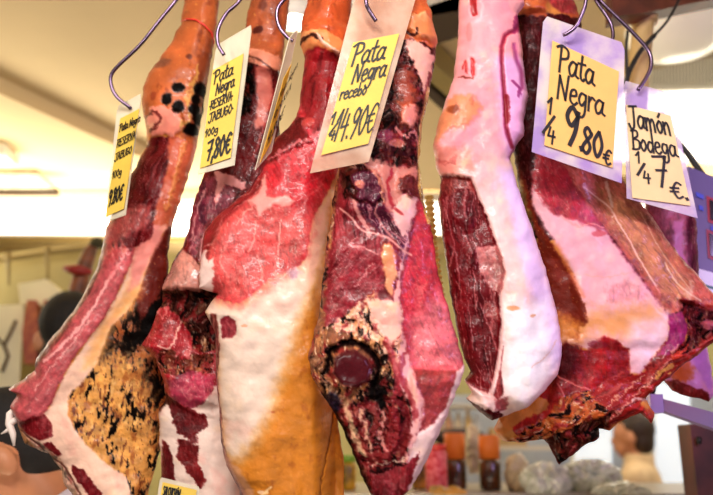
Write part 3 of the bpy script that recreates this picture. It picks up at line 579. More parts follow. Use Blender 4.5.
# ================================================================== HAM 6, big, swinging right
o6 = [(505,-30),(510,10),(514,60),(508,110),(514,155),(520,200),(528,250),(540,300),(548,340),(540,380),(515,402),(500,415),(494,428),(504,440),(519,441),(545,438),(552,452),(559,463),(567,458),(574,453),(587,444),(600,437),(598,428),(610,430),(623,419),(640,412),(646,418),(652,424),(655,412),(644,398),(660,383),(686,362),(707,346),(735,330),(738,300),(713,293),(695,272),(676,251),(652,217),(626,183),(600,150),(585,100),(584,60),(580,16),(570,-10),(566,-30)]
ham6, sf6 = ham('hanging_ham', 1.34, o6, [
  po(LM, [(505,20),(590,20),(600,150),(640,190),(740,300),(660,320),(600,240),(540,240),(510,180)], (74,10,18), t='lean', vein=.2),
  po(None, [(540,150),(575,160),(610,190),(600,240),(574,232),(552,222),(538,210),(534,180)], (178,36,54), t='lean', vein=.35, ang=-30, soft=5, wob=3),
  po(LM, [(556,150),(605,150),(626,180),(660,225),(690,262),(735,300),(705,312),(682,306),(668,312),(655,298),(640,275),(618,245),(600,222),(580,192)], (182,84,74), t='lean', ang=-38, vein=.5, wob=2, soft=3, h=.002),
  po(None, [(600,190),(625,200),(660,240),(690,280),(690,300),(660,290),(640,262),(612,226)], (204,140,92), t='fibre', ang=-38, vein=.5, soft=18, wob=8, a=.7),
  po(None, [(585,200),(600,222),(618,245),(640,275),(662,306),(642,302),(618,274),(596,244),(578,220)], (176,60,92), t='lean', soft=5, wob=2), 
  ln([(585,188),(600,200),(610,208),(618,222),(628,238),(640,260),(655,284)], 1.6, (236,190,180), a=.8, wob=2), ln([(606,182),(610,196),(612,206)], 3, (232,190,180), a=.8, wob=2), ln([(640,212),(660,250),(690,290)], 1.2, (236,200,170), a=.5, wob=2), ln([(664,262),(676,282),(700,300)], 1.5, (240,216,190), a=.6, wob=3),
  ln([(690,282),(686,300),(698,308)], 5, (230,200,180), a=.5, soft=5, wob=4),
  po(FL, [(536,190),(548,206),(556,214),(574,220),(590,226),(604,230),(613,240),(622,254),(631,264),(642,280),(656,298),(668,312),(667,330),(663,340),(655,349),(640,370),(629,369),(628,346),(613,336),(600,339),(589,346),(574,340),(562,342),(556,310),(575,272),(550,230),(534,205)], (226,168,178), t='fat', wob=2, soft=5, vein=.2),
  ln([(566,219),(580,226),(592,223),(604,228)], 2, (240,150,150), a=.8, wob=3), ln([(570,216),(584,220),(600,230)], 1.5, (190,70,80), a=.6, wob=3),
  po(None, [(604,285),(625,278),(640,285),(644,298),(625,300),(610,298)], (226,146,156), t='lean', vein=.4, soft=8, wob=5, a=.8), ln([(585,272),(605,275),(630,270)], 1.4, (240,160,150), a=.6, wob=2), bl(600,233,7,3,(206,80,90),a=.7),
  po(None, [(572,296),(590,308),(620,306),(650,302),(664,312),(655,324),(625,332),(610,334),(596,326),(580,338),(562,340),(560,316)], (230,156,84), t='fat', soft=26, wob=6, a=.8),
  po(None, [(630,318),(666,312),(664,340),(640,366),(630,345)], (232,192,204), t='fat', soft=18),
  po(RD, [(510,140),(530,190),(540,222),(550,236),(561,254),(573,272),(580,290),(588,306),(588,318),(580,324),(580,336),(564,330),(552,326),(540,296),(522,240),(505,180)], (128,34,12), t='rind', vein=.5, soft=4, wob=3),
  po(None, [(512,150),(524,180),(532,210),(540,240),(538,260),(526,230),(514,190)], (120,80,30), t='mold', vein=.5, soft=4, wob=3), po(None, [(552,308),(566,312),(582,320),(580,336),(562,334),(552,325)], (206,130,64), t='rind', soft=14, wob=4, vein=.2),
  ln([(560,245),(572,270),(584,292)], 4, (226,130,90), a=.6, soft=5, wob=3),
  po(LM, [(555,342),(563,341),(574,340),(588,346),(598,338),(604,332),(614,334),(622,342),(629,345),(628,356),(630,369),(640,370),(655,350),(664,338),(690,336),(700,350),(660,384),(640,400),(610,410),(560,412),(540,410),(540,370)], (158,8,20), t='lean', vein=.12, big=.3, wob=3, soft=4),
  po(None, [(548,340),(575,342),(580,365),(555,380),(544,370)], (96,6,20), t='lean', vein=.1, soft=14, wob=4), bl(598,340,9,4,(140,20,50),a=.7,wob=.5),
  ln([(556,370),(572,378),(590,384),(604,384)], 1.6, (232,130,120), a=.8, wob=2), ln([(560,380),(566,390),(568,396)], 1.3, (232,150,140), a=.7), 
  po(LM, [(666,311),(680,309),(686,322),(683,336),(668,350),(655,352),(664,340),(668,328)], (160,30,104), t='lean', vein=.3, wob=2),
  po(FL, [(492,430),(512,410),(540,392),(556,398),(548,410),(520,425),(510,440),(500,442)], (208,140,74), t='rind', vein=.2, wob=2), po(None, [(516,420),(530,410),(548,404),(552,396),(560,398),(554,412),(536,418),(520,430)], (176,24,24), t='lean', vein=.2, wob=2),
  po(CR, [(510,436),(530,420),(550,408),(564,392),(585,386),(602,382),(622,382),(640,380),(640,392),(612,404),(596,416),(570,430),(545,440),(520,444)], (196,92,34), t='crust', vein=.7, ang=62, wob=3, h=.003),
  po(None, [(590,388),(604,376),(622,366),(640,372),(664,352),(690,336),(712,322),(740,310),(740,335),(707,347),(686,362),(660,384),(640,400),(655,412),(650,426),(636,412),(612,420),(604,434),(592,420),(610,404)], (170,26,22), t='fibre', ang=60, vein=.35, wob=3, soft=4),
  po(None, [(655,386),(690,352),(740,318),(740,338),(708,348),(684,366),(660,386)], (176,66,60), t='fibre', ang=55, vein=.25, soft=4, wob=2),
  ln([(610,412),(630,396),(650,376),(668,354),(676,340)], 2, (240,170,150), a=.7, wob=3, h=.002), ln([(604,404),(622,388),(644,372)], 1.5, (240,190,160), a=.7, wob=3), ln([(656,372),(664,366),(670,362)], 6, (236,170,90), a=.9, wob=3), ln([(630,394),(640,396),(648,400)], 2.4, (244,210,200), a=.8, wob=3),
  po(CR, [(545,436),(556,426),(580,418),(598,412),(612,406),(608,424),(600,437),(587,444),(574,453),(560,464),(550,450)], (84,26,12), t='crust', vein=.3, wob=2, h=-.006), ln([(547,440),(554,452),(560,461),(574,453),(598,436)], 3.4, (120,30,20), a=.9, wob=1, h=.006),
  po(CR, [(679,297),(692,300),(707,306),(740,300),(740,316),(712,332),(700,340),(686,350),(672,350),(684,338),(687,325),(682,312)], (84,10,20), t='crust', vein=.25, wob=3, h=-.006), ln([(680,297),(694,302),(709,306),(735,300)], 5, (140,22,26), a=.9, wob=2, h=.005), bl(707,322,7,5,(196,90,110),a=.8,wob=.4), ln([(686,342),(680,348),(670,352)], 3, (226,70,40), a=.9, wob=3),
  po(SS_, [(500,-40),(575,-40),(584,18),(572,22),(550,6),(548,22),(530,22),(505,14)], (200,92,46), t='rind', vein=.4), po(None, [(548,-20),(572,-20),(578,18),(560,18),(550,6)], (176,44,50), t='lean', soft=4), ln([(572,-10),(578,4),(583,20)], 3, (226,150,60), a=.9),
  po(None, [(523,-10),(549,-10),(550,6),(538,19),(524,20),(518,8)], (206,106,50), t='rind', soft=2, h=.006),
], [([(600,230),(668,312),(740,300),(640,180),(590,170)], -.014, 16), ([(545,340),(665,340),(640,395),(545,400)], -.012, 16), ([(679,300),(740,302),(735,318),(686,345)], -.014, 10), ([(650,385),(740,318),(740,345),(655,400)], .012, 10), ([(518,-10),(549,-10),(549,18),(520,20)], .012, 6), ([(505,200),(575,270),(580,330),(545,340)], -.014, 16)],
 'rightmost large ham with pink fat, orange tint and ragged bright red underside', R=30, hmax=.055, back=.04, seed=56, jagged=1.6)

# ================================================================== HAM 7, far right behind
o7 = [(650,112),(652,125),(648,170),(645,210),(650,240),(656,280),(655,330),(662,378),(672,390),(686,396),(700,399),(709,402),(714,394),(712,370),(706,345),(704,310),(699,275),(697,240),(697,222),(688,200),(678,160),(668,125),(664,112)]
ham7, sf7 = ham('hanging_ham', 1.47, o7, [
  po(LM, [(640,80),(720,80),(720,300),(640,300)], (176,84,110), t='lean', vein=.3, wob=1), po(FL, [(674,222),(684,220),(682,250),(690,275),(680,272),(674,250)], (216,130,180), t='fat', soft=4, wob=2, vein=.1),
  po(LM, [(686,215),(702,215),(698,280),(688,262),(686,240)], (128,22,66), t='fibre', vein=.3, soft=3, wob=1), po(FL, [(640,300),(725,300),(725,420),(640,420)], (226,150,206), t='fat', wob=1),  # lilac fat carries the violet light in its colour
  po(None, [(670,372),(686,358),(694,366),(690,378),(680,382)], (220,104,44), t='fat', soft=8, wob=4), po(LM, [(655,380),(678,378),(690,384),(708,390),(712,404),(690,400),(660,394)], (150,16,24), t='lean', vein=.3, wob=2), po(None, [(688,350),(704,344),(712,372),(712,396),(704,380)], (206,130,206), t='fat', soft=4, vein=.1),
], [], 'small purple-pink ham partly hidden behind the large ham furthest right', R=22, hmax=.03, back=.03, seed=67, cord=False)

# ================================================================== HANDWRITING
GL = {
'P': (.62, [[(.12,0),(.16,.95)],[(-.1,.88),(.2,1.0),(.55,.9),(.55,.62),(.2,.5)]]),
'a': (.58, [[(.48,.5),(.25,.58),(.06,.3),(.2,.02),(.42,.2),(.5,.55)],[(.5,.55),(.46,.15),(.62,.05)]]),
't': (.42, [[(.22,.95),(.18,.2),(.32,.02),(.42,.1)],[(.0,.62),(.42,.66)]]),
'N': (.7, [[(.05,0),(.1,.9)],[(.1,.9),(.5,.05)],[(.5,.05),(.6,1.0)]]),
'e': (.5, [[(.06,.3),(.4,.38),(.34,.58),(.12,.5),(.08,.15),(.3,.0),(.48,.12)]]),
'g': (.56, [[(.44,.52),(.2,.56),(.08,.28),(.25,.08),(.44,.3)],[(.46,.55),(.44,-.2),(.2,-.38),(.04,-.22)]]),
'r': (.42, [[(.08,.55),(.1,0)],[(.1,.35),(.25,.56),(.4,.5)]]),
'o': (.5, [[(.26,.55),(.06,.3),(.22,.0),(.42,.22),(.36,.5),(.24,.55)]]),
'c': (.46, [[(.4,.5),(.2,.56),(.06,.25),(.22,0),(.42,.1)]]),
'b': (.52, [[(.08,1.0),(.1,.05)],[(.1,.35),(.3,.5),(.44,.28),(.3,.02),(.1,.1)]]),
'd': (.54, [[(.42,.45),(.2,.52),(.06,.22),(.22,0),(.42,.2)],[(.46,1.0),(.44,0)]]),
'm': (.78, [[(.06,.55),(.08,0)],[(.08,.35),(.24,.56),(.34,.4),(.35,0)],[(.35,.35),(.52,.56),(.63,.4),(.66,0)]]),
'n': (.54, [[(.06,.55),(.08,0)],[(.08,.35),(.28,.56),(.4,.4),(.42,0)]]),
'ó': (.5, [[(.26,.55),(.06,.3),(.22,.0),(.42,.22),(.36,.5),(.24,.55)],[(.24,.72),(.4,.9)]]),
'J': (.56, [[(.05,.9),(.6,.98)],[(.36,.95),(.34,.1),(.14,-.08),(-.02,.12)]]),
'B': (.6, [[(.1,0),(.12,.95)],[(.0,.9),(.4,.95),(.46,.7),(.14,.52)],[(.14,.52),(.54,.45),(.5,.08),(.05,0)]]),
'R': (.56, [[(.08,0),(.1,.95)],[(.0,.9),(.4,.9),(.42,.62),(.12,.5)],[(.14,.5),(.5,0)]]),
'E': (.5, [[(.42,.95),(.08,.92)],[(.08,.92),(.08,0)],[(.08,0),(.44,.04)],[(.08,.48),(.36,.5)]]),
'S': (.5, [[(.42,.85),(.2,.95),(.08,.7),(.38,.4),(.3,.05),(.04,.1)]]),
'V': (.54, [[(.04,.95),(.24,0)],[(.24,0),(.48,1.0)]]),
'A': (.56, [[(.04,0),(.26,.95)],[(.26,.95),(.5,0)],[(.1,.36),(.44,.38)]]),
'U': (.54, [[(.06,.95),(.08,.2),(.26,0),(.44,.2),(.46,.95)]]),
'G': (.58, [[(.46,.82),(.24,.95),(.06,.5),(.24,.02),(.48,.2),(.48,.45)],[(.26,.45),(.56,.46)]]),
'O': (.58, [[(.28,.95),(.06,.5),(.26,0),(.5,.45),(.3,.95)]]),
'Ó': (.58, [[(.28,.85),(.06,.45),(.26,0),(.5,.4),(.3,.85)],[(.26,1.0),(.44,1.15)]]),
'L': (.46, [[(.08,.95),(.06,.02)],[(.06,.02),(.42,.04)]]),
'C': (.52, [[(.46,.8),(.24,.95),(.06,.5),(.22,.02),(.48,.15)]]),
'H': (.58, [[(.08,.95),(.08,0)],[(.48,.95),(.48,0)],[(.06,.48),(.5,.5)]]),
'I': (.22, [[(.1,.95),(.1,0)]]),
'0': (.54, [[(.28,.95),(.06,.5),(.26,0),(.48,.45),(.3,.95)]]),
'1': (.34, [[(.0,.65),(.22,1.0)],[(.22,1.0),(.18,0)]]),
'4': (.54, [[(.16,1.0),(.04,.4)],[(.04,.4),(.5,.44)],[(.38,.8),(.34,-.05)]]),
'7': (.54, [[(.04,.88),(.5,.95)],[(.5,.95),(.22,0)],[(.12,.48),(.46,.52)]]),
'8': (.54, [[(.42,.8),(.24,.97),(.1,.75),(.42,.3),(.26,0),(.06,.22),(.44,.72),(.42,.82)]]),
'9': (.54, [[(.44,.75),(.24,.95),(.08,.68),(.24,.45),(.44,.7)],[(.46,.85),(.4,.35),(.24,-.05)]]),
',': (.2, [[(.12,.1),(.04,-.18)]]), '.': (.18, [[(.08,.06),(.1,.0)]]), '·': (.22, [[(.08,.42),(.1,.38)]]), '-': (.3, [[(.02,.4),(.26,.42)]]),
'/': (.3, [[(-.04,-.05),(.3,.6)]]),
'€': (.6, [[(.56,.85),(.34,.95),(.12,.5),(.3,.02),(.56,.14)],[(-.02,.58),(.4,.62)],[(-.04,.36),(.36,.4)]]),
' ': (.35, []),
}
m_ink = mat('black_ink', (22,16,16), .5); m_inkbrown = mat('faded_ink', (110,74,50), .5)
class Quad:
    """a flat card in space given by its four corners TL TR BR BL"""
    def __init__(s, c): s.c = [Vector(p) for p in c]
    def at(s, u, v, lift=0):
        a, b, c, d = s.c; p = a*(1-u)*(1-v)+b*u*(1-v)+c*u*v+d*(1-u)*v
        n = (b-a).cross(d-a).normalized()
        if n.dot(Vector(CAM)-a) < 0: n = -n
        return p+n*lift
    def w(s): return (s.c[1]-s.c[0]).length
    def h(s): return (s.c[3]-s.c[0]).length
def write(mb, q, text, u, v, size, wid=.05, slope=0, sx=1.0, lift=.0012):
    """strokes of handwriting, size in card heights, baseline start at u,v"""
    k = q.h()/q.w(); x = 0
    for ch in text:
        adv, strokes = GL[ch]
        for st in strokes:
            pts = catmull(st, 5) if len(st) > 2 else [np.array(p) for p in st]
            uv = [((u+(x+p[0]*sx)*size*k), v-p[1]*size+slope*(x+p[0])*size) for p in pts]
            m = [(a/k, b) for a, b in uv]          # square metric
            n = len(m); L = []; R_ = []
            for i in range(n):
                a = np.array(m[max(0, i-1)]); b = np.array(m[min(n-1, i+1)]); t = b-a; t = t/(np.hypot(*t)+1e-9); w = wid*size/1.0
                e = t*w*.8 if i == n-1 else (-t*w*.8 if i == 0 else t*0)
                nn = np.array([-t[1], t[0]])*w; c = np.array(m[i])+e
                L.append(c+nn); R_.append(c-nn)
            vs = [q.at(p[0]*k, p[1], lift) for p in L+R_]
            mb.add(vs, [(i, i+1, n+i+1, n+i) for i in range(n-1)])
        x += adv*sx
def glossy_sleeve(name, colr, alpha, col2=None):
    m = mat(name, colr, .18, alpha=alpha, coat=.6, bump=.2, bscale=25, noise=.1, nscale=16, col2=col2); return m
m_sleeve = glossy_sleeve('clear_sleeve', (240,228,206), .6); m_sleeve_tan = glossy_sleeve('tan_sleeve', (206,160,132), .5, (236,206,180)); m_sleeve2 = glossy_sleeve('clear_sleeve_violet', (190,160,222), .55, (242,228,222))
m_card = mat('yellow_card', (226,188,76), .55, noise=.06, nscale=14); m_card2 = mat('buff_card', (236,180,98), .55, noise=.05, nscale=14); m_card3 = mat('pale_buff_card', (232,200,144), .55, noise=.05, nscale=14); m_card4 = mat('ochre_card', (232,176,52), .55, noise=.12, nscale=30)
def price_tag(label, sl, cd, msl, mcd, lines, ink=m_ink, thick=.0016, extra_flap=None):
    sq = Quad([V(*p) for p in sl]); n_ = (sq.c[1]-sq.c[0]).cross(sq.c[3]-sq.c[0]); r_ = V(sl[2][0], sl[2][1], 1.0)-Vector(CAM); sq.c[2] = Vector(CAM)+r_*((sq.c[0]-Vector(CAM)).dot(n_)/r_.dot(n_)); n = (sq.at(.5,.5,1)-sq.at(.5,.5,0))
    # card corners found in the sleeve's plane
    def onplane(px, py):
        r = V(px, py, 1.0)-Vector(CAM); a = sq.c[0]
        return Vector(CAM)+r*((a-Vector(CAM)).dot(n)/r.dot(n))
    cq = Quad([onplane(*p)+n*.002 for p in cd])
    root = empty('price_tag', sq.c[0]*.5+sq.c[1]*.5, label, 'price tag')
    # sleeve with rounded top corners and a heat-sealed rim
    rim = [(0.0,.05),(.04,0),(.5,0),(.96,0),(1,.05),(1,.5),(1,1),(.5,1),(0,1),(0,.5)]
    b = MB(); b.slab([sq.at(u, v, -.0008) for u, v in rim], -n*thick)
    b.build('plastic_sleeve', msl, root, smooth=False)
    b = MB(); b.slab([cq.at(*p) for p in ((0,0),(1,0),(1,1),(0,1))], -n*.0008); c = b.build('card', mcd, root, smooth=False)
    b = MB()
    for l in lines: write(b, cq, *l[0:5], **(l[5] if len(l) > 5 else {}))
    if lines: b.build('handwriting', ink, c, smooth=False)
    b = MB()                                   # punched eyelet tab
    return root, sq, cq

price_tag('leftmost narrow yellow price tag, 9,80 euro, beside the scorched shank',
  [(117,106,1.33),(141,93,1.30),(125,215,1.30),(104.5,222,1.33)], [(121,119),(140,109),(124.5,209),(106.5,217)], m_sleeve, m_card,
  [('Pata Negra',.08,.155,.085,.07,dict(slope=-.0,sx=.62)),('RESERVA',.06,.31,.085,.07,dict(sx=.8)),('JABUGO',.06,.45,.08,.07,dict(sx=.85)),('100g',.06,.63,.075,.07,dict(sx=.9)),('9.80€',.06,.9,.16,.06,dict(sx=.52))])
price_tag('yellow price tag reading reserva jabugo and 7,80 euro, second from left',
  [(216,45,1.27),(252,24,1.25),(234,165,1.25),(198,174,1.27)], [(213,71),(244,54),(231,158),(200.5,168.5)], m_sleeve, m_card,
  [('Pata',.10,.17,.14,.06,dict(sx=.7)),('Negra',.22,.30,.13,.06,dict(sx=.58)),('·RESERVA·',.06,.43,.095,.07,dict(sx=.68)),('JABUGO·',.1,.56,.095,.07,dict(sx=.8)),('100g',.04,.70,.075,.08),('7,80€',.18,.95,.2,.06,dict(sx=.56))])
price_tag('ochre price tag seen almost edge-on, between two shanks left of centre',
  [(290,38,1.18),(299,28,1.2),(272,152,1.2),(256,170,1.18)], [(283,78),(290.5,64),(270,143),(259,163)], m_sleeve, m_card4,
  [('Pata Negra',.1,.3,.12,.07,dict(sx=.8)),('RESERVA',.1,.55,.12,.07),('9,80€',.1,.85,.16,.07)])
price_tag('large tilted yellow price tag reading recebo, 14.90 euro, in the centre',
  [(359,-20,1.11),(421,-20,1.13),(369,161.5,1.12),(310,173,1.10)], [(353,43),(399,34),(368,144),(321,155.5)], m_sleeve_tan, m_card,
  [('Pata',.08,.23,.21,.045,dict(sx=.62)),('Negra',.22,.40,.19,.045,dict(sx=.54)),('recebo',.04,.53,.12,.055,dict(sx=.66)),('1',.0,.74,.1,.08),('/',.06,.82,.14,.06),('4',.06,.88,.09,.08),('14.90€',.15,.90,.27,.03,dict(sx=.46))])
price_tag('square buff price tag reading Pata Negra 9,80 euro in a violet sleeve',
  [(544,15,1.21),(625,43,1.23),(622,183,1.23),(532,151.5,1.21)], [(552,41),(618.5,72),(612,168),(544,145.5)], m_sleeve2, m_card2,
  [('Pata',.10,.27,.26,.045,dict(sx=.62)),('Negra',.12,.53,.25,.045,dict(sx=.66)),('1',.0,.70,.15,.07),('/',-.02,.88,.28,.045),('4',.03,.96,.14,.07),('9',.26,.9,.36,.055,dict(sx=.75)),('.',.49,.93,.3,.07),('80',.53,.95,.26,.06,dict(sx=.72)),('€',.86,.99,.15,.07,dict(sx=.8))])
price_tag('pale buff price tag reading Jamón Bodega 7 euro, furthest right',
  [(624,80,1.26),(671,93,1.265),(698,218,1.265),(627,198,1.26)], [(625.5,105),(670,116),(690,206),(632,198)], m_sleeve2, m_card3,
  [('Jamón',.04,.24,.25,.045,dict(sx=.56)),('Bodega',.06,.48,.22,.045,dict(sx=.58)),('1',.12,.62,.12,.07),('/',.14,.74,.2,.06),('4',.22,.82,.12,.07),('7',.42,.84,.36,.035,dict(sx=.7)),('€',.70,.94,.18,.055,dict(sx=.9)),('.',.92,.94,.2,.07)])
price_tag('small yellow label reading SALCHICHÓN at the bottom edge',
  [(160,477,1.27),(200,487,1.27),(190,560,1.27),(150,550,1.27)], [(163,482),(197,490),(187,552),(153,545)], m_sleeve, m_card,
  [('SALCHICHÓN',.06,.2,.15,.06,dict(sx=.38))])

# ================================================================== HOOKS
m_steel = mat('hook_steel', (120,98,124), .28, metal=1, noise=.25, nscale=9)  # violet reflection is put into the steel colour
def hook(pts, ds, r, label, k=8):
    n = len(pts); p3 = [V(x, y, ds[0]+(ds[1]-ds[0])*i/(n-1)) for i, (x, y) in enumerate(pts)]
    p3 = [Vector((p3[0].x, RAILY+.0, RAILZ+.02)), Vector((p3[0].x, RAILY-.016, RAILZ)), (p3[0]+Vector((p3[0].x, RAILY-.01, RAILZ)))/2]+p3
    b = MB(); b.tube(catmull(p3, k), r, 12); o = b.build('meat_hook', m_steel, None, origin=p3[0])
    return tag(o, label, 'hook', 'steel meat hooks')
hook([(196,-30),(176,0),(160,20),(140,45),(118,66),(111,76),(112,88),(118,98),(128,106),(131,109)], (1.28,1.31), .0034, 'long bent steel meat hook furthest left holding the leftmost tag')
hook([(258,-30),(240,0),(226,14),(218,30),(218,44),(224,55)], (1.23,1.24), .0034, 'steel meat hook above the reserva jabugo tag')
hook([(312,-24),(284,0),(277,12),(279,26),(287,37),(293,41)], (1.18,1.19), .0034, 'steel meat hook holding the edge-on ochre tag')
hook([(366,-30),(366,0),(369,10),(376,21)], (1.09,1.10), .0034, 'short steel meat hook above the central recebo tag')
hook([(587,-30),(586,0),(582,14),(576,26),(568,33),(563,35)], (1.18,1.2), .0034, 'steel meat hook through the top of the violet-sleeved tag')
hook([(582,-30),(596,0),(604,12),(611,24),(613,34),(612,42)], (1.26,1.26), .0034, 'dark steel hook between the two tags on the right')
hook([(578,-30),(600,0),(618,18),(636,36),(649,52),(651,66),(646,78),(638,90)], (1.25,1.25), .0036, 'long curved steel hook holding the Jamón Bodega tag')

b = MB(); b.tube([(-1.6,RAILY,RAILZ),(1.7,RAILY,RAILZ)], .014, 14)
for x_ in (-1.5,1.6): b.tube([(x_,RAILY,RAILZ),(x_,RAILY,3.0)], .01, 10)
tag(b.build('hanging_rail', mat('rail_steel', (150,146,150), .3, metal=1), None, origin=(0,RAILY,RAILZ)), 'steel rail the hams and hooks hang from, above the picture', 'rail')
# ================================================================== SETTING
m_ceil = mat('warm_plaster_ceiling', (228,202,154), .9, noise=.05, nscale=1.2)
m_wall = mat('khaki_wall', (190,178,120), .85, noise=.08, nscale=2)
m_wallR = mat('pale_wall', (226,226,224), .85, noise=.04, nscale=2)
m_floor = mat('stone_floor', (120,110,100), .6, noise=.2, nscale=3)
m_lamp = mat('lamp_diffuser', (250,248,240), .5, emit=(255,246,228), es=3.2)
m_white = mat('white_enamel', (240,236,222), .4)
m_trim = mat('tan_trim', (178,150,92), .6)
m_dark = mat('dark_recess', (66,46,24), .7)
m_brown = mat('rusty_brown_steel', (110,52,30), .55, noise=.3, nscale=12)
m_olive = mat('olive_rail', (150,130,74), .5)
ZC = 3.0
def struct(name, b, m, smooth=False): return tag(b.build(name, m, None, smooth), kind='structure')
struct('floor', MB().box((0,2,-.05), (9,9,.1)), m_floor)
struct('ceiling', MB().box((0,2.9,ZC+.05), (9,5.6,.1)), m_ceil)
struct('wall_back', MB().box((0,5.65,1.5), (9,.1,3.0)), m_wall)
struct('wall_left', MB().box((-4.45,2.9,1.5), (.1,5.6,3.0)), m_wall)
struct('wall_right', MB().box((4.45,2.9,1.5), (.1,5.6,3.0)), m_wallR)
# dropped soffit to the left, its edge running away from the viewer
a = PZ(-120,20,ZC); c_ = PZ(172,158,ZC)
b = MB(); b.slab([a+Vector((0,0,-.07)), c_+Vector((0,0,-.07)), Vector((-2.2, c_.y, ZC-.07)), Vector((-4.3, 3.4, ZC-.07)), Vector((-4.3, a.y, ZC-.07))], (0,0,.069)); struct('trim_1', b, m_ceil)
b = MB(); b.box((-1.2,5.0,ZC-.035), (6.2,.06,.07)); struct('trim_2', b, m_trim)
b = MB(); b.box((2.6,3.95,ZC-.03), (3.2,.05,.06)); struct('trim_3', b, m_trim)
def light_box(x0, x1, y0, y1, z, label, th=.05):
    r = empty('ceiling_light', (0.5*(x0+x1), .5*(y0+y1), z), label, 'ceiling light')
    b = MB(); b.box((.5*(x0+x1), .5*(y0+y1), z+.012), (x1-x0, y1-y0, .02)); b.build('diffuser', m_lamp, r, False)
    b = MB()
    for s in (0, 1):
        b.box((.5*(x0+x1), (y0, y1)[s], z+.02), (x1-x0+.04, .03, th)); b.box(((x0, x1)[s], .5*(y0+y1), z+.02), (.03, y1-y0, th))
    b.build('frame', m_white, r, False); return r
light_box(-3.9,.9,4.15,4.86,ZC-.06,'long white light panel across the ceiling behind the hams, left')
light_box(1.05,3.2,2.75,3.55,ZC-.06,'wide bright ceiling light panel at the right of the picture')
light_box(1.3,3.9,4.2,5.1,ZC-.06,'further bright ceiling panel low on the right')
p = PZ(2,160,ZC-.13); light_box(p.x-.75,p.x+.03,p.y-.07,p.y+.05,ZC-.13,'small square ceiling lamp at the left edge')
# vent slot under the soffit
p = PZ(22,190,ZC-.1); r = empty('ceiling_vent', p, 'grey ceiling vent with dark gap beside the small lamp', 'vent')
b = MB(); b.box((p.x-.3,p.y-.12,p.z+.012), (.95,.22,.02)); b.build('grille', mat('vent_grey', (200,190,160), .5, noise=.2, nscale=30), r, False)
b = MB(); b.box((p.x-.3,p.y+.04,p.z+.004), (.95,.05,.03)); b.build('gap', m_dark, r, False)
# small spot lamp seen between the shanks
c0 = V(294,20,2.2); r = empty('spotlight', c0, 'small glowing round spotlight between two shanks', 'spotlight')
b = MB(); b.lathe(c0, [(.0,-.01),(.045,-.008),(.05,.0),(.05,.02),(.0,.03)]); b.build('bulb', mat('bulb_glow', (255,255,250), .4, emit=(255,250,235), es=4), r)
b = MB(); b.lathe(c0, [(.054,-.01),(.06,-.008),(.06,.06),(.03,.09),(.012,.1),(.012, ZC-c0.z)]); b.build('housing', m_white, r)
c0 = V(297,49,2.6); r = empty('spotlight', c0, 'smaller lower spotlight between two shanks', 'spotlight')
b = MB(); b.lathe(c0, [(.0,-.01),(.025,-.008),(.03,.02),(.0,.03)]); b.build('bulb', bpy.data.materials['bulb_glow'], r)
b = MB(); b.lathe(c0, [(.033,-.01),(.036,.05),(.01,.07),(.01, ZC-c0.z)]); b.build('housing', m_white, r)

# ceiling rails seen between the centre hams
for k, (p0, p1, w, m, lab) in enumerate([((400,8),(470,-4),.07,m_white,'pale overhead rail crossing behind the central shank'), ((420,30),(470,14),.11,m_dark,'dark overhead beam behind the central shank'), ((400,45),(462,100),.035,m_olive,'slanting olive rail behind the hams'), ((396,62),(450,112),.02,m_dark,'thin dark rail below the slanting olive rail')]):
    a = PZ(p0[0], p0[1], ZC-.12); c_ = PZ(p1[0], p1[1], ZC-.12); d = (c_-a).normalized(); a -= d*.15; c_ += d*.25
    side = d.cross(Vector((0,0,1))).normalized()*w
    b = MB(); b.slab([a-side, a+side, c_+side, c_-side], (0,0,.1)); tag(b.build('ceiling_rail', m, None, False, origin=a), lab, 'rail')
# beam, pipe, cables, grille and curved lamp at upper right
a, c_ = V(590,-26,1.62), V(740,-32,1.75)
b = MB(); b.slab([V(612,17,1.62), V(648,12,1.66), V(704,1,1.75), V(780,-14,1.9), V(780,-80,1.9), V(612,-70,1.62)], (0,.05,0)); o = b.build('steel_beam', m_brown, None, False, origin=V(612,17,1.62)); tag(o, 'rusty brown steel beam at the top right corner', 'beam')
b = MB(); b.tube([Vector((V(644,8,1.72).x, 1.72, ZC)), V(644,8,1.72), V(642,40,1.72), V(638,80,1.72), V(636,110,1.72)], .026, 20); b.tube([V(644,16,1.72), V(643.6,22,1.72)], .034, 20)
tag(b.build('pipe', mat('tan_pipe', (206,170,110), .5, noise=.15, nscale=8), None, origin=V(644,8,1.72)), 'tan upright pipe behind the two tags on the right', 'pipe')
m_cable = mat('black_cable', (18,14,12), .5)
b = MB(); b.tube(catmull([V(680,-2,1.66), V(668,20,1.66), V(654,36,1.66), V(640,52,1.66), V(630,70,1.66), V(626,84,1.66)], 6), [.0035]*12+[.006]*19, 10)
tag(b.build('cable', m_cable, None, origin=V(680,-2,1.66)), 'black cable slanting across the tan pipe', 'cable')
b = MB(); b.tube(catmull([V(672,136,1.7), V(688,154,1.7), V(702,174,1.7), V(718,192,1.7), V(740,206,1.7)], 6), .0075, 10)
tag(b.build('cable', m_cable, None, origin=V(688,154,1.7)), 'thick black cable above the electronic scale display', 'cable')
b = MB(); b.tube(catmull([V(628,30,1.6), V(626,50,1.6), V(627,72,1.6), V(625,90,1.6)], 5), .0035, 8)
tag(b.build('cable', m_cable, None, origin=V(628,30,1.6)), 'thin black cable hanging left of the tan pipe', 'cable')
q = Quad([PZ(650,66,ZC-.05), PZ(735,48,ZC-.05), PZ(735,80,ZC-.05), PZ(650,90,ZC-.05)])
r = empty('air_grille', q.at(.5,.5), 'ribbed grey air grille in the ceiling, top right', 'air grille')
b = MB(); b.slab([q.at(*p) for p in ((0,0),(1,0),(1,1),(0,1))], (0,0,.02)); b.build('backing', mat('grille_shadow', (130,120,90), .7), r, False)
b = MB()
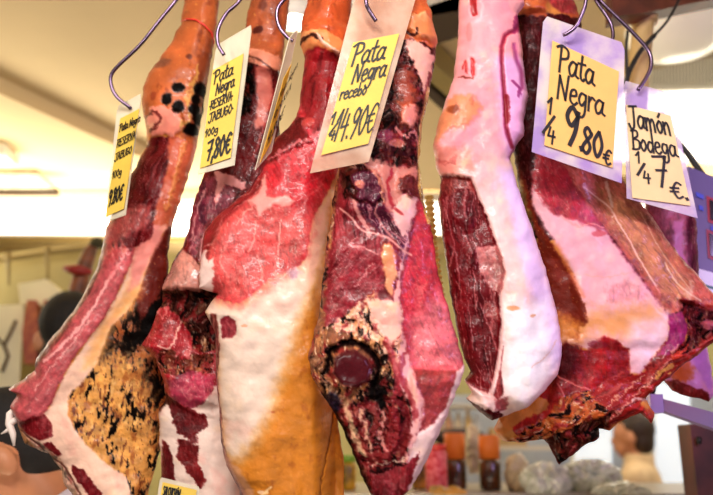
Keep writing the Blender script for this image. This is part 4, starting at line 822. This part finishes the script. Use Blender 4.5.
for k in range(26):
    u = k/26; b.slab([q.at(u,0), q.at(u+.022,0), q.at(u+.022,1), q.at(u,1)], (0,0,-.02))
b.build('slats', mat('grille_slats', (226,216,184), .5), r, False)
c0 = PZ(680,42,ZC-.1); b = MB(); b.lathe(c0, [(.0,-.04),(.08,-.035),(.14,-.01),(.17,.03),(.175,.06),(.15,.09),(0,.1)], 32)
tag(b.build('dome_lamp', mat('milky_glass', (250,240,214), .25, emit=(255,244,220), es=.25), None, origin=c0), 'round milky ceiling dome beside the ribbed air grille', 'ceiling lamp')
q = Quad([PZ(600,28,ZC-.02), PZ(690,0,ZC-.02), PZ(720,70,ZC-.02), PZ(620,90,ZC-.02)])
b = MB(); b.slab([PZ(690,-10,ZC-.04), PZ(700,-10,ZC-.04), PZ(735,60,ZC-.04), PZ(722,62,ZC-.04)], (0,0,.03)); tag(b.build('ceiling_rail', m_white, None, False, origin=q.at(.5,.5)), 'white slanting ceiling strip at the top right edge', 'rail')
# pale ribbed cord between ham 4 and ham 5
b = MB(); pts = [V(429+i*.06+(i/45)**2*1.1, 196+i, 1.5) for i in range(0, 170, 1)]; b.tube(pts, [.0085+.0022*math.sin(i*1.1) for i in range(170)], 12)
tag(b.build('ribbed_cord', mat('pale_yellow_cord', (226,206,122), .6), None, origin=pts[0]), 'pale yellow ribbed cord hanging between the central and pale hams', 'cord')

# electronic scale display at right edge
q = Quad([V(688,166,1.62), V(745,190,1.62), V(745,290,1.62), V(696,268,1.62)])
r = empty('scale_display', q.at(.5,1), 'dark violet electronic scale display with red-edged windows, right edge', 'scale display')
nb = Vector((0,.06,0)); m_case = mat('violet_case', (92,76,128), .4)
b = MB(); b.slab([q.at(*p) for p in ((0,0),(1,0),(1,1),(0,1))], nb); b.build('case', m_case, r, False)
m_led = mat('dark_window', (26,10,20), .2); m_red = mat('red_bezel', (150,30,50), .4); m_blue = mat('blue_print', (60,70,190), .5)
for (u0, v0, u1, v1) in ((.34,.26,.98,.46),(.3,.6,.98,.82)):
    b = MB(); b.slab([q.at(*p, .002) for p in ((u0-.04,v0-.03),(u1,v0-.03),(u1,v1+.03),(u0-.04,v1+.03))], nb*.02); w_ = b.build('window_bezel', m_red, r, False)
    b = MB(); b.slab([q.at(*p, .004) for p in ((u0,v0),(u1,v0),(u1,v1),(u0,v1))], nb*.02); b.build('window_glass', m_led, w_, False)
b = MB()
for (u, v, w_) in ((.1,.24,.14),(.34,.52,.3),(.14,.36,.08)): b.slab([q.at(*p, .003) for p in ((u,v),(u+w_,v),(u+w_,v+.045),(u,v+.045))], nb*.01)
b.build('print', m_blue, r, False)
q2 = Quad([V(697,268,1.6), V(745,282,1.6), V(745,306,1.6), V(700,291,1.6)])
b = MB(); b.slab([q2.at(*p) for p in ((0,0),(1,0),(1,1),(0,1))], (0,.015,0)); o = b.build('label_strip', mat('lilac_white', (222,214,244), .4), None, False, origin=q2.at(0,0)); tag(o, 'lilac white label strip beneath the scale display', 'label strip')
b = MB(); b.slab([q2.at(*p, .001) for p in ((.1,.62),(1,.62),(1,.74),(.1,.74))], (0,.002,0)); b.build('print', mat('teal_print', (70,110,120), .5), o, False)
# bracket arm
m_arm = mat('violet_arm', (186,166,226), .3, metal=.3)
r = empty('bracket_arm', V(655,406,1.6), 'lilac metal bracket arm under the hams at the right', 'bracket')
b = MB(); b.slab([V(650,394,1.6), V(663,394,1.6), V(664,413,1.6), V(651,413,1.6)], (0,.05,0)); b.build('end_block', m_arm, r, False)
b = MB(); b.slab([V(664,399,1.6), V(735,418,1.55), V(735,436,1.55), V(664,411,1.6)], (0,.03,0)); b.build('arm', m_arm, r, False)
b = MB(); b.tube([V(628,388,1.63), V(640,386,1.63), V(654,390,1.63)], .012, 14); b.build('rubber_pad', m_cable, r)
# wooden post, right
zb = Vector((0,0,-V(690,424,2.0).z)); b = MB(); b.slab([V(690,424,2.0), V(760,424,2.0), V(760,424,2.0)+zb, V(690,424,2.0)+zb], (0,.08,0))
r = b.build('wooden_post', mat('brown_wood', (104,48,40), .5, noise=.5, nscale=6), None, False, origin=V(700,1100,2.0)); tag(r, 'dark reddish-brown wooden post at the right edge, low down', 'post')
b = MB(); b.tube([V(699,437,1.99), V(699,444,1.99)], .006, 10); b.build('latch', m_cable, r)

# ================================================================== BACKGROUND LEFT
D = 3.4
b = MB(); b.tube([V(-60,268,D), V(0,260,D), V(52,252,D), V(120,243,D)], .016, 12); r = b.build('display_rail', m_olive, None, origin=V(0,258,D)); tag(r, 'olive hanging rail above the far left display', 'rail')
for px, py in ((8,256),(47,250),(90,245)): b = MB(); b.tube([V(px,py-3,D-.03), V(px,py+2,D-.03), V(px+1,py+30,D-.02)], [.018,.012,.004], 8); b.build('bracket', m_olive, r)
b = MB(); b.slab([V(-70,262,D+.1), V(125,238,D+.1), V(125,262,D+.1)-Vector((0,0,V(125,262,D+.1).z)), V(-70,262,D+.1)-Vector((0,0,V(-70,262,D+.1).z))], (0,.04,0)); tag(b.build('display_back_panel', mat('olive_panel', (176,162,106), .7, noise=.08, nscale=3), None, False, origin=V(0,500,D+.1)), 'khaki back panel of the far left display', 'panel')
m_bag = mat('white_paper', (236,228,190), .5, bump=.3, bscale=8)
b = MB(); b.slab([V(18,284,D-.12), V(30,282,D-.12), V(46,279,D-.12), V(58,288,D-.12), V(68,302,D-.12), V(60,306,D-.12), V(20,304,D-.12)], (0,.05,0)); tag(b.build('paper_wrapper', m_bag, None, False, origin=V(40,300,D-.12)), 'white paper wrapper below the far left rail', 'wrapper')
m_cured = mat('cured_pink_meat', (196,116,74), .5, noise=.4, nscale=14, col2=(150,70,60))
for k, (x0, x1, y0, y1, lab) in enumerate([(24,37,300,364,'pink cured meat slab hanging far left, nearer the poster'), (41,53,300,368,'pink cured meat slab hanging far left, nearer the dark hair')]):
    b = MB(); b.slab([V(x0,y1,D-.16), V(x0-2,(y0+y1)/2,D-.16), V(x0+3,y0,D-.16), V(x1-2,y0,D-.16), V(x1+1,(y0+y1)/2,D-.16), V(x1-1,y1,D-.16)], (0,.06,0)); o = b.build('cured_meat', m_cured, None, False, origin=V(x0,y0,D-.16)); tag(o, lab, 'cured meat', 'cured meat slabs in the far left display')
r = empty('poster', V(0,340,D-.1), 'cream poster with a dark branching mark at the left edge', 'poster')
b = MB(); b.slab([V(-40,308,D-.1), V(24,304,D-.1), V(18,400,D-.1), V(-40,410,D-.1)], (0,.006,0)); b.build('sheet', mat('cream_sheet', (242,234,200), .6, noise=.06, nscale=4), r, False)
b = MB(); b.tube([V(16,320,D-.105), V(10,334,D-.105), V(4,345,D-.105), V(8,356,D-.105), V(2,372,D-.105)], .008, 6); b.tube([V(4,345,D-.105), V(-4,336,D-.105)], .006, 6); b.build('branch_mark', mat('dark_print', (90,66,30), .6), r)
b = MB(); b.tube([V(97,240,2.9), V(90,252,2.9), V(84,268,2.9), V(78,290,2.9), V(72,310,2.9)], [.012,.026,.032,.034,.02], 14); r = b.build('dry_sausage', mat('brown_sausage', (136,72,34), .5, noise=.4, nscale=20), None, origin=V(97,240,2.9)); tag(r, 'brown dry sausage hanging behind the leftmost ham', 'sausage')
b = MB(); b.tube([V(64,268,2.85), V(76,270,2.85), V(92,272,2.85)], [.01,.022,.01], 8); b.build('red_ribbon', mat('dark_red_ribbon', (140,24,20), .5), r)
b = MB(); b.lathe(V(97,244,2.9), [(.0,-.02),(.03,-.01),(.022,.02),(0,.03)], 10); b.build('herb_tuft', mat('dark_green_tuft', (50,46,16), .8), r)

# ================================================================== PEOPLE
m_skin = mat('skin', (206,138,98), .5, noise=.08, nscale=12); m_hair = mat('black_hair', (14,8,7), .8, bump=.6, bscale=60)
m_hair2 = mat('dark_brown_hair', (52,32,20), .5, bump=.6, bscale=90)
def remesh(name, mb, voxel, m, parent, smooth=6):
    o = mb.build(name, m, None)
    md = o.modifiers.new('r', 'REMESH'); md.mode = 'VOXEL'; md.voxel_size = voxel
    md = o.modifiers.new('s', 'SMOOTH'); md.iterations = smooth; md.factor = .5
    dg = bpy.context.evaluated_depsgraph_get(); me = bpy.data.meshes.new_from_object(o.evaluated_get(dg))
    me.polygons.foreach_set('use_smooth', [True]*len(me.polygons))
    old = o.data; o.modifiers.clear(); o.data = me; bpy.data.meshes.remove(old)
    if not me.materials: me.materials.append(m)
    o.parent = parent
    return o
def person(head, yaw, sizes, label, m_top, hair_m, m_leg, bend=0, drop=.29, hair_long=0):
    """standing figure; head = centre of skull; yaw = direction faced (0 looks away from the camera)"""
    root = empty('person', (head.x, head.y, 0), label, 'person'); root.rotation_euler = (0, 0, yaw)
    S = sizes; z0 = head.z
    hz = z0
    if bend:                                    # leaning forward from the hips: taller than the head height shows
        L_ = (.51+drop)*S; hz = z0+L_*(1-math.cos(bend)); f_ = Vector((-math.sin(yaw), math.cos(yaw), 0)); root.location -= f_*L_*math.sin(bend)
    def cap(mb, pts, r): mb.tube([Vector(p) for p in pts], r, 14); [mb.ell(p, (rr*.99,)*3, None, 12, 8) for p, rr in zip(pts, r if hasattr(r, '__len__') else [r]*len(pts))]
    sh = hz-drop*S; hip = hz-(.51+drop)*S; kn = hip*.54
    def bent(o):
        if not bend: return o
        for v in o.data.vertices:
            w = min(1, max(0, (v.co.z-hip+.06)/.22)); w = w*w*(3-2*w)
            if w:
                a = -bend*w; y, z = v.co.y, v.co.z-hip; v.co.y = y*math.cos(a)-z*math.sin(a); v.co.z = hip+y*math.sin(a)+z*math.cos(a)
        return o
    b = MB()
    b.ell((0,0,hz+.02), (.077*S,.096*S,.112*S), None, 20, 14); b.ell((0,.035*S,hz-.055*S), (.058*S,.062*S,.065*S)); b.ell((0,.10*S,hz-.02*S), (.014*S,.024*S,.026*S)); b.ell((0,.095*S,hz-.065*S), (.026*S,.014*S,.008*S))
    for s in (-1, 1):
        b.ell((s*.091*S,-.0*S,hz-.016*S), (.020*S,.024*S,.038*S)); b.ell((s*.032*S,.088*S,hz+.012*S), (.014*S,.012*S,.010*S)); b.ell((s*.032*S,.092*S,hz+.03*S), (.022*S,.010*S,.006*S))
    cap(b, [(0,-.012,hz-.07*S),(0,-.02,hz-.20*S)], [.056*S,.062*S])
    b.ell((0,-.02,sh-.13*S), (.17*S,.105*S,.21*S)); b.ell((0,-.02,sh-.02), (.185*S,.085*S,.07*S)); b.ell((0,-.02,hip+.1*S), (.155*S,.105*S,.2*S)); b.ell((0,-.02,hip), (.165*S,.115*S,.13*S))
    for s in (-1, 1):
        cap(b, [(s*.185*S,-.02,sh-.02*S),(s*.215*S,-.03,sh-.30*S)], [.052*S,.042*S]); cap(b, [(s*.215*S,-.03,sh-.30*S),(s*.20*S,.05,sh-.53*S)], [.04*S,.028*S])
        b.ell((s*.198*S,.07,sh-.60*S), (.018*S,.036*S,.046*S))
        for f in range(4): cap(b, [(s*.198*S,.045+.018*f,sh-.63*S),(s*.194*S,.05+.018*f,sh-(.69+.008*(f in (1,2)))*S)], [.009*S,.008*S])
        cap(b, [(s*.195*S,.10,sh-.59*S),(s*.185*S,.115,sh-.635*S)], [.011*S,.009*S])
        cap(b, [(s*.09*S,-.02,hip),(s*.095*S,.0,kn)], [.085*S,.056*S]); cap(b, [(s*.095*S,0,kn),(s*.095*S,-.02,.09)], [.052*S,.036*S]); b.ell((s*.1*S,.05,.045), (.045*S,.125*S,.042*S))
    bent(remesh('body', b, .009, m_skin, root, 4))
    b = MB()                                    # shirt
    b.ell((0,-.02,sh-.13*S), (.185*S,.12*S,.22*S)); b.ell((0,-.02,sh-.02), (.2*S,.1*S,.08*S)); b.ell((0,-.02,hip+.12*S), (.17*S,.12*S,.2*S)); b.ell((0,-.02,hip+.02), (.18*S,.13*S,.12*S))
    b.lathe((0,-.02,0), [(.001,sh),(.085*S,sh+.02*S),(.078*S,sh+.095*S),(.066*S,sh+.10*S),(.001,sh+.05*S)], 20)
    for s in (-1, 1): cap(b, [(s*.18*S,-.02,sh-.03*S),(s*.215*S,-.03,sh-.30*S)], [.07*S,.058*S]); cap(b, [(s*.215*S,-.03,sh-.30*S),(s*.203*S,.03,sh-.47*S)], [.056*S,.044*S])
    bent(remesh('shirt', b, .011, m_top, root, 5))
    b = MB(); b.ell((0,-.02,hip), (.172*S,.122*S,.11*S))
    for s in (-1, 1): cap(b, [(s*.09*S,-.02,hip),(s*.095*S,.0,kn)], [.095*S,.07*S]); cap(b, [(s*.095*S,0,kn),(s*.095*S,-.02,.10)], [.068*S,.056*S])
    bent(remesh('trousers', b, .013, m_leg, root, 3))
    b = MB()                                    # shoes
    for s in (-1, 1): b.ell((s*.1*S,.05,.045), (.052*S,.14*S,.05*S))
    remesh('shoes', b, .01, m_cable, root, 2)
    b = MB()                                    # hair cap, thicker at the back
    b.ell((0,-.024*S,hz+.044*S), (.084*S,.098*S,.106*S), None, 24, 16); b.ell((0,-.045*S,hz-.02*S), (.076*S,.068*S,.085*S)); b.ell((0,.03*S,hz+.10*S), (.066*S,.06*S,.04*S))
    if hair_long: b.ell((0,-.06*S,hz-.08*S), (.085*S,.06*S,.10*S)); b.ell((.0,-.03*S,hz+.05*S), (.1*S,.11*S,.11*S))
    bent(remesh('hair', b, .008, hair_m, root, 3))
    return root
m_cream = mat('cream_shirt', (222,192,150), .8, bump=.3, bscale=20); m_lilac = mat('lilac_white_shirt', (226,220,240), .8, bump=.3, bscale=20)
m_jeans = mat('dark_trousers', (50,54,70), .8); m_grey = mat('black_shirt', (22,20,20), .8)
person(V(633,437,4.3), math.radians(62), 1.0, 'person in a cream shirt with dark hair, facing left beyond the right counter', m_cream, m_hair2, m_jeans, drop=.185)
person(V(11,454,1.8), math.radians(100), 1.0, 'person with black hair and lilac white shirt at the lower left corner', m_lilac, m_hair, m_jeans, bend=math.radians(38), drop=.24)
person(V(68,338,2.75), math.radians(20), 1.05, 'tall person mostly hidden behind the leftmost ham, only dark hair showing', m_grey, m_hair, m_jeans, hair_long=1)

# ================================================================== BACKGROUND RIGHT, COUNTER
D = 2.75
zc = float(V(0,492,2.6).z)
r = empty('market_counter', (.5,3.0,0), 'long market counter under the hams carrying jars and wrapped goods', 'counter')
b = MB(); b.box((.85,2.95,zc-.02), (2.8,.9,.04)); b.build('counter_top', mat('counter_steel', (170,160,150), .35, metal=.4), r, False)
b = MB(); b.box((.85,2.95,(zc-.04)/2), (2.74,.84,zc-.04)); b.build('cabinet', mat('counter_front', (150,120,96), .6), r, False)
m_glass = mat('brown_contents', (96,52,22), .2, coat=.6, noise=.5, nscale=24); m_orange = mat('orange_lid', (220,116,36), .5); m_red2 = mat('red_lid', (206,56,50), .4)
def jar(px, D, w, ytop, ylid, label, lidm, gm=m_glass, name='jar', group='jars with coloured lids on the counter'):
    bs = V(px, 492, D); wx = (V(px+w/2, 450, D)-V(px-w/2, 450, D)).x/2; zt = V(px, ytop, D).z; zl = V(px, ylid, D).z; z0 = zc+.001
    r = empty(name, (bs.x, D, z0), label, name, group)
    b = MB(); b.lathe((bs.x, D, 0), [(.0,z0),(wx*.9,z0),(wx,z0+.01),(wx,zl-.012),(wx*.86,zl),(0,zl)], 24); b.build('glass', gm, r)
    b = MB(); b.lathe((bs.x, D, 0), [(0,zl),(wx*.96,zl),(wx*.96,zt-.003),(wx*.9,zt),(0,zt)], 24); b.build('lid', lidm, r)
jar(456,2.72,22,433,459,'orange-lidded jar of dark contents standing nearer the pink speckled jar',m_orange)
jar(491,2.72,22,435,459,'orange-lidded jar of dark contents further right, beside the pale bag',m_orange)
m_speck = mat('pink_speckled', (232,120,130), .5, noise=.5, nscale=60, col2=(200,30,50))
jar(437,2.62,22,444,450,'pink and white speckled jar with red lid beside the central ham',m_red2,m_speck)
jar(348,2.72,16,455,462,'yellow-labelled jar with green lid seen behind the largest ham',mat('green_lid',(110,150,40),.4),mat('yellow_contents',(220,170,40),.3,noise=.5,nscale=20))
jar(420,2.8,16,452,462,'small yellow jar with red lid just behind the central ham tip',m_red2,mat('amber_contents',(206,140,50),.3,noise=.5,nscale=20))
def bag(px, py, D, rx, ry, m, label, seed, cat='bag', name='wrapped_bag', group='plastic-wrapped goods on the counter'):
    c = V(px, py, D); k = D/F; b = MB(); b.ell(c, (rx*k, min(rx, ry)*k*.9+.02, ry*k), None, 90, 56)
    v = np.array(b.v); d = v-np.array(c); n = .6*fbm(v[:,0]*14+seed, v[:,2]*14+v[:,1]*11, seed, 2)+1.1-3*np.abs(fbm(v[:,0]*20, v[:,2]*20+v[:,1]*14, seed+3, 3))-.6
    v = np.array(c)+d*(1+.2*n)[:, None]; v[:,2] = np.maximum(v[:,2], zc+.001)
    o = mk(name, v, b.f, m, None, True, origin=(c.x, c.y, zc)); tag(o, label, cat, group); return o
m_pl = mat('clear_wrap', (232,232,222), .12, coat=1, alpha=.8, noise=.35, nscale=40, col2=(190,196,180), bump=.6, bscale=30); m_pl2 = mat('pale_wrap', (226,206,176), .3, noise=.2, nscale=10, bump=.4, bscale=30)
bag(473,450,2.95,8,22,m_pl2,'tall pale paper bag between the two orange-lidded jars',1)
bag(518,476,2.66,12,20,m_pl2,'crumpled pale bag right of the orange-lidded jars',2)
bag(548,480,2.5,24,16,m_pl,'crinkled clear wrapped package in the middle of the counter',3)
bag(590,478,2.62,28,17,m_pl,'largest crinkled clear wrapped package, left of the cream-shirted person',4)
bag(622,492,2.45,26,9,m_pl,'low crinkled wrapped package in front of the cream-shirted person',5)
bag(446,492,2.45,18,6,mat('ochre_wrap',(206,150,60),.4,noise=.3,nscale=20),'low ochre package in front of the speckled jar',6)
# wall fittings far behind on the right
b = MB(); b.slab([V(430,395,5.2), V(720,395,5.2), V(720,560,5.2), V(430,560,5.2)], (0,.05,0)); tag(b.build('wall_panel', mat('grey_blue_panel', (170,176,186), .5, noise=.08, nscale=3), None, False, origin=V(500,560,5.2)), 'pale grey-blue wall panel far behind the right counter', 'panel')
m_win = mat('daylight_glass', (230,240,250), .3, emit=(225,238,255), es=.5)
for (x0, x1, y0, y1, lab) in ((575,612,424,480,'bright doorway pane left of the cream-shirted person'), (655,690,380,500,'bright bluish pane between cream-shirted person and wooden post')):
    r = empty('bright_window', V(x0,y1,5.1), lab, 'window'); b = MB(); b.slab([V(x0,y0,5.1), V(x1,y0,5.1), V(x1,y1,5.1), V(x0,y1,5.1)], (0,.03,0)); b.build('pane', m_win, r, False)
    b = MB(); b.slab([V(x0-3,y0-3,5.08), V(x0,y0-3,5.08), V(x0,y1,5.08), V(x0-3,y1,5.08)], (0,.05,0)); b.slab([V(x0-3,y0-3,5.08), V(x1+3,y0-3,5.08), V(x1+3,y0,5.08), V(x0-3,y0,5.08)], (0,.05,0)); b.build('frame', m_white, r, False)
def ubox(name, px0, px1, py0, py1, D, m, label, cat, d=.15, group=None):
    b = MB(); b.slab([V(px0,py0,D), V(px1,py0,D), V(px1,py1,D), V(px0,py1,D)], (0,d,0)); return tag(b.build(name, m, None, False, origin=V(px0,py1,D)), label, cat, group)
m_shelf = mat('pale_shelf', (214,206,190), .6); m_tan = mat('tan_card', (190,156,104), .7)
ubox('wall_shelf', 425, 560, 446, 450, 4.6, m_shelf, 'long pale shelf behind the orange-lidded jars', 'shelf', .3)
ubox('carton', 492, 527, 428, 446, 4.6, m_tan, 'tan carton on the far shelf, right of the bottles', 'carton')
ubox('upper_shelf', 425, 500, 404, 407, 4.6, m_shelf, 'short upper shelf far behind the pale ham', 'shelf', .3)
for k, (x, w, c, y0) in enumerate([(440,8,(230,200,150),414),(450,8,(226,170,130),410),(460,8,(236,220,190),412),(470,7,(226,190,120),408),(479,7,(206,206,206),414)]):
    c0 = V(x, 446, 4.68); wx = w/2*4.68/F; zt = V(x, y0, 4.68).z; b = MB(); z0 = c0.z+.001
    b.lathe((c0.x, 4.72, 0), [(0,z0),(wx,z0),(wx,z0+(zt-z0)*.7),(wx*.45,z0+(zt-z0)*.82),(wx*.45,zt),(0,zt)], 16)
    tag(b.build('bottle', mat('bottle_tint_%s' % 'abcde'[k], c, .3), None, origin=(c0.x, 4.72, z0)), ['beige','peach','cream','yellow','grey'][k]+' bottle on the far shelf behind the pale ham', 'bottle', 'bottles on the far shelf')
# dark stuff beneath the jars
b = MB(); b.ell(V(458,437,4.45), (.16,.1,.05)); tag(b.build('dark_basket', mat('dark_basket', (50,26,20), .8), None, origin=V(458,437,4.45)), 'dark rounded basket on the shelf behind the orange-lidded jars', 'basket')

# ================================================================== LIGHT
def area(name, loc, target, size, energy, colr, sy=None):
    l = bpy.data.lights.new(name, 'AREA'); l.energy = energy; l.color = colr; l.size = size
    if sy: l.shape = 'RECTANGLE'; l.size_y = sy
    o = bpy.data.objects.new(name, l); C.objects.link(o); o.location = loc
    o.rotation_euler = (Vector(target)-Vector(loc)).to_track_quat('-Z', 'Y').to_euler(); return o
area('stall_strip_lamp', (-.15,-.1,2.75), (0,1.3,1.95), 1.1, 35, (1,.96,.91), .15)
area('stall_spot_left', (-1.2,.1,2.2), (-.2,1.35,1.9), .3, 8, (1,.88,.7))
area('cabinet_lamp_violet', (1.35,.55,2.1), (.3,1.4,1.95), .3, 7.5, (.7,.45,1))
area('cabinet_lamp_low', (.1,.5,1.1), (0,1.4,1.8), .9, 2.5, (1,.86,.76), .3)
area('ceiling_fill_left', (-1.7,4.0,2.3), (-1.5,3.8,3.0), 2.8, 85, (1,.9,.72), .8)  # unseen upward light, added to brighten the ceiling towards the wall
area('ceiling_fill_right', (2.3,3.9,2.6), (2.2,3.4,3.0), 1.5, 18, (1,.9,.7), .3)  # added fill for the right part of the ceiling, no fixture
area('ceiling_wash', (-.3,1.9,1.2), (-.2,2.6,3.0), 1.2, 9, (1,.84,.6), .6)  # unseen area light added only to warm the ceiling
w = bpy.data.worlds.new('world'); bpy.context.scene.world = w; w.use_nodes = True
bg = w.node_tree.nodes['Background']; bg.inputs[0].default_value = (1.0,.93,.86,1); bg.inputs[1].default_value = .22
vs = bpy.context.scene.view_settings; vs.view_transform = 'Standard'; vs.look = 'None'; vs.exposure = 0; vs.gamma = 1
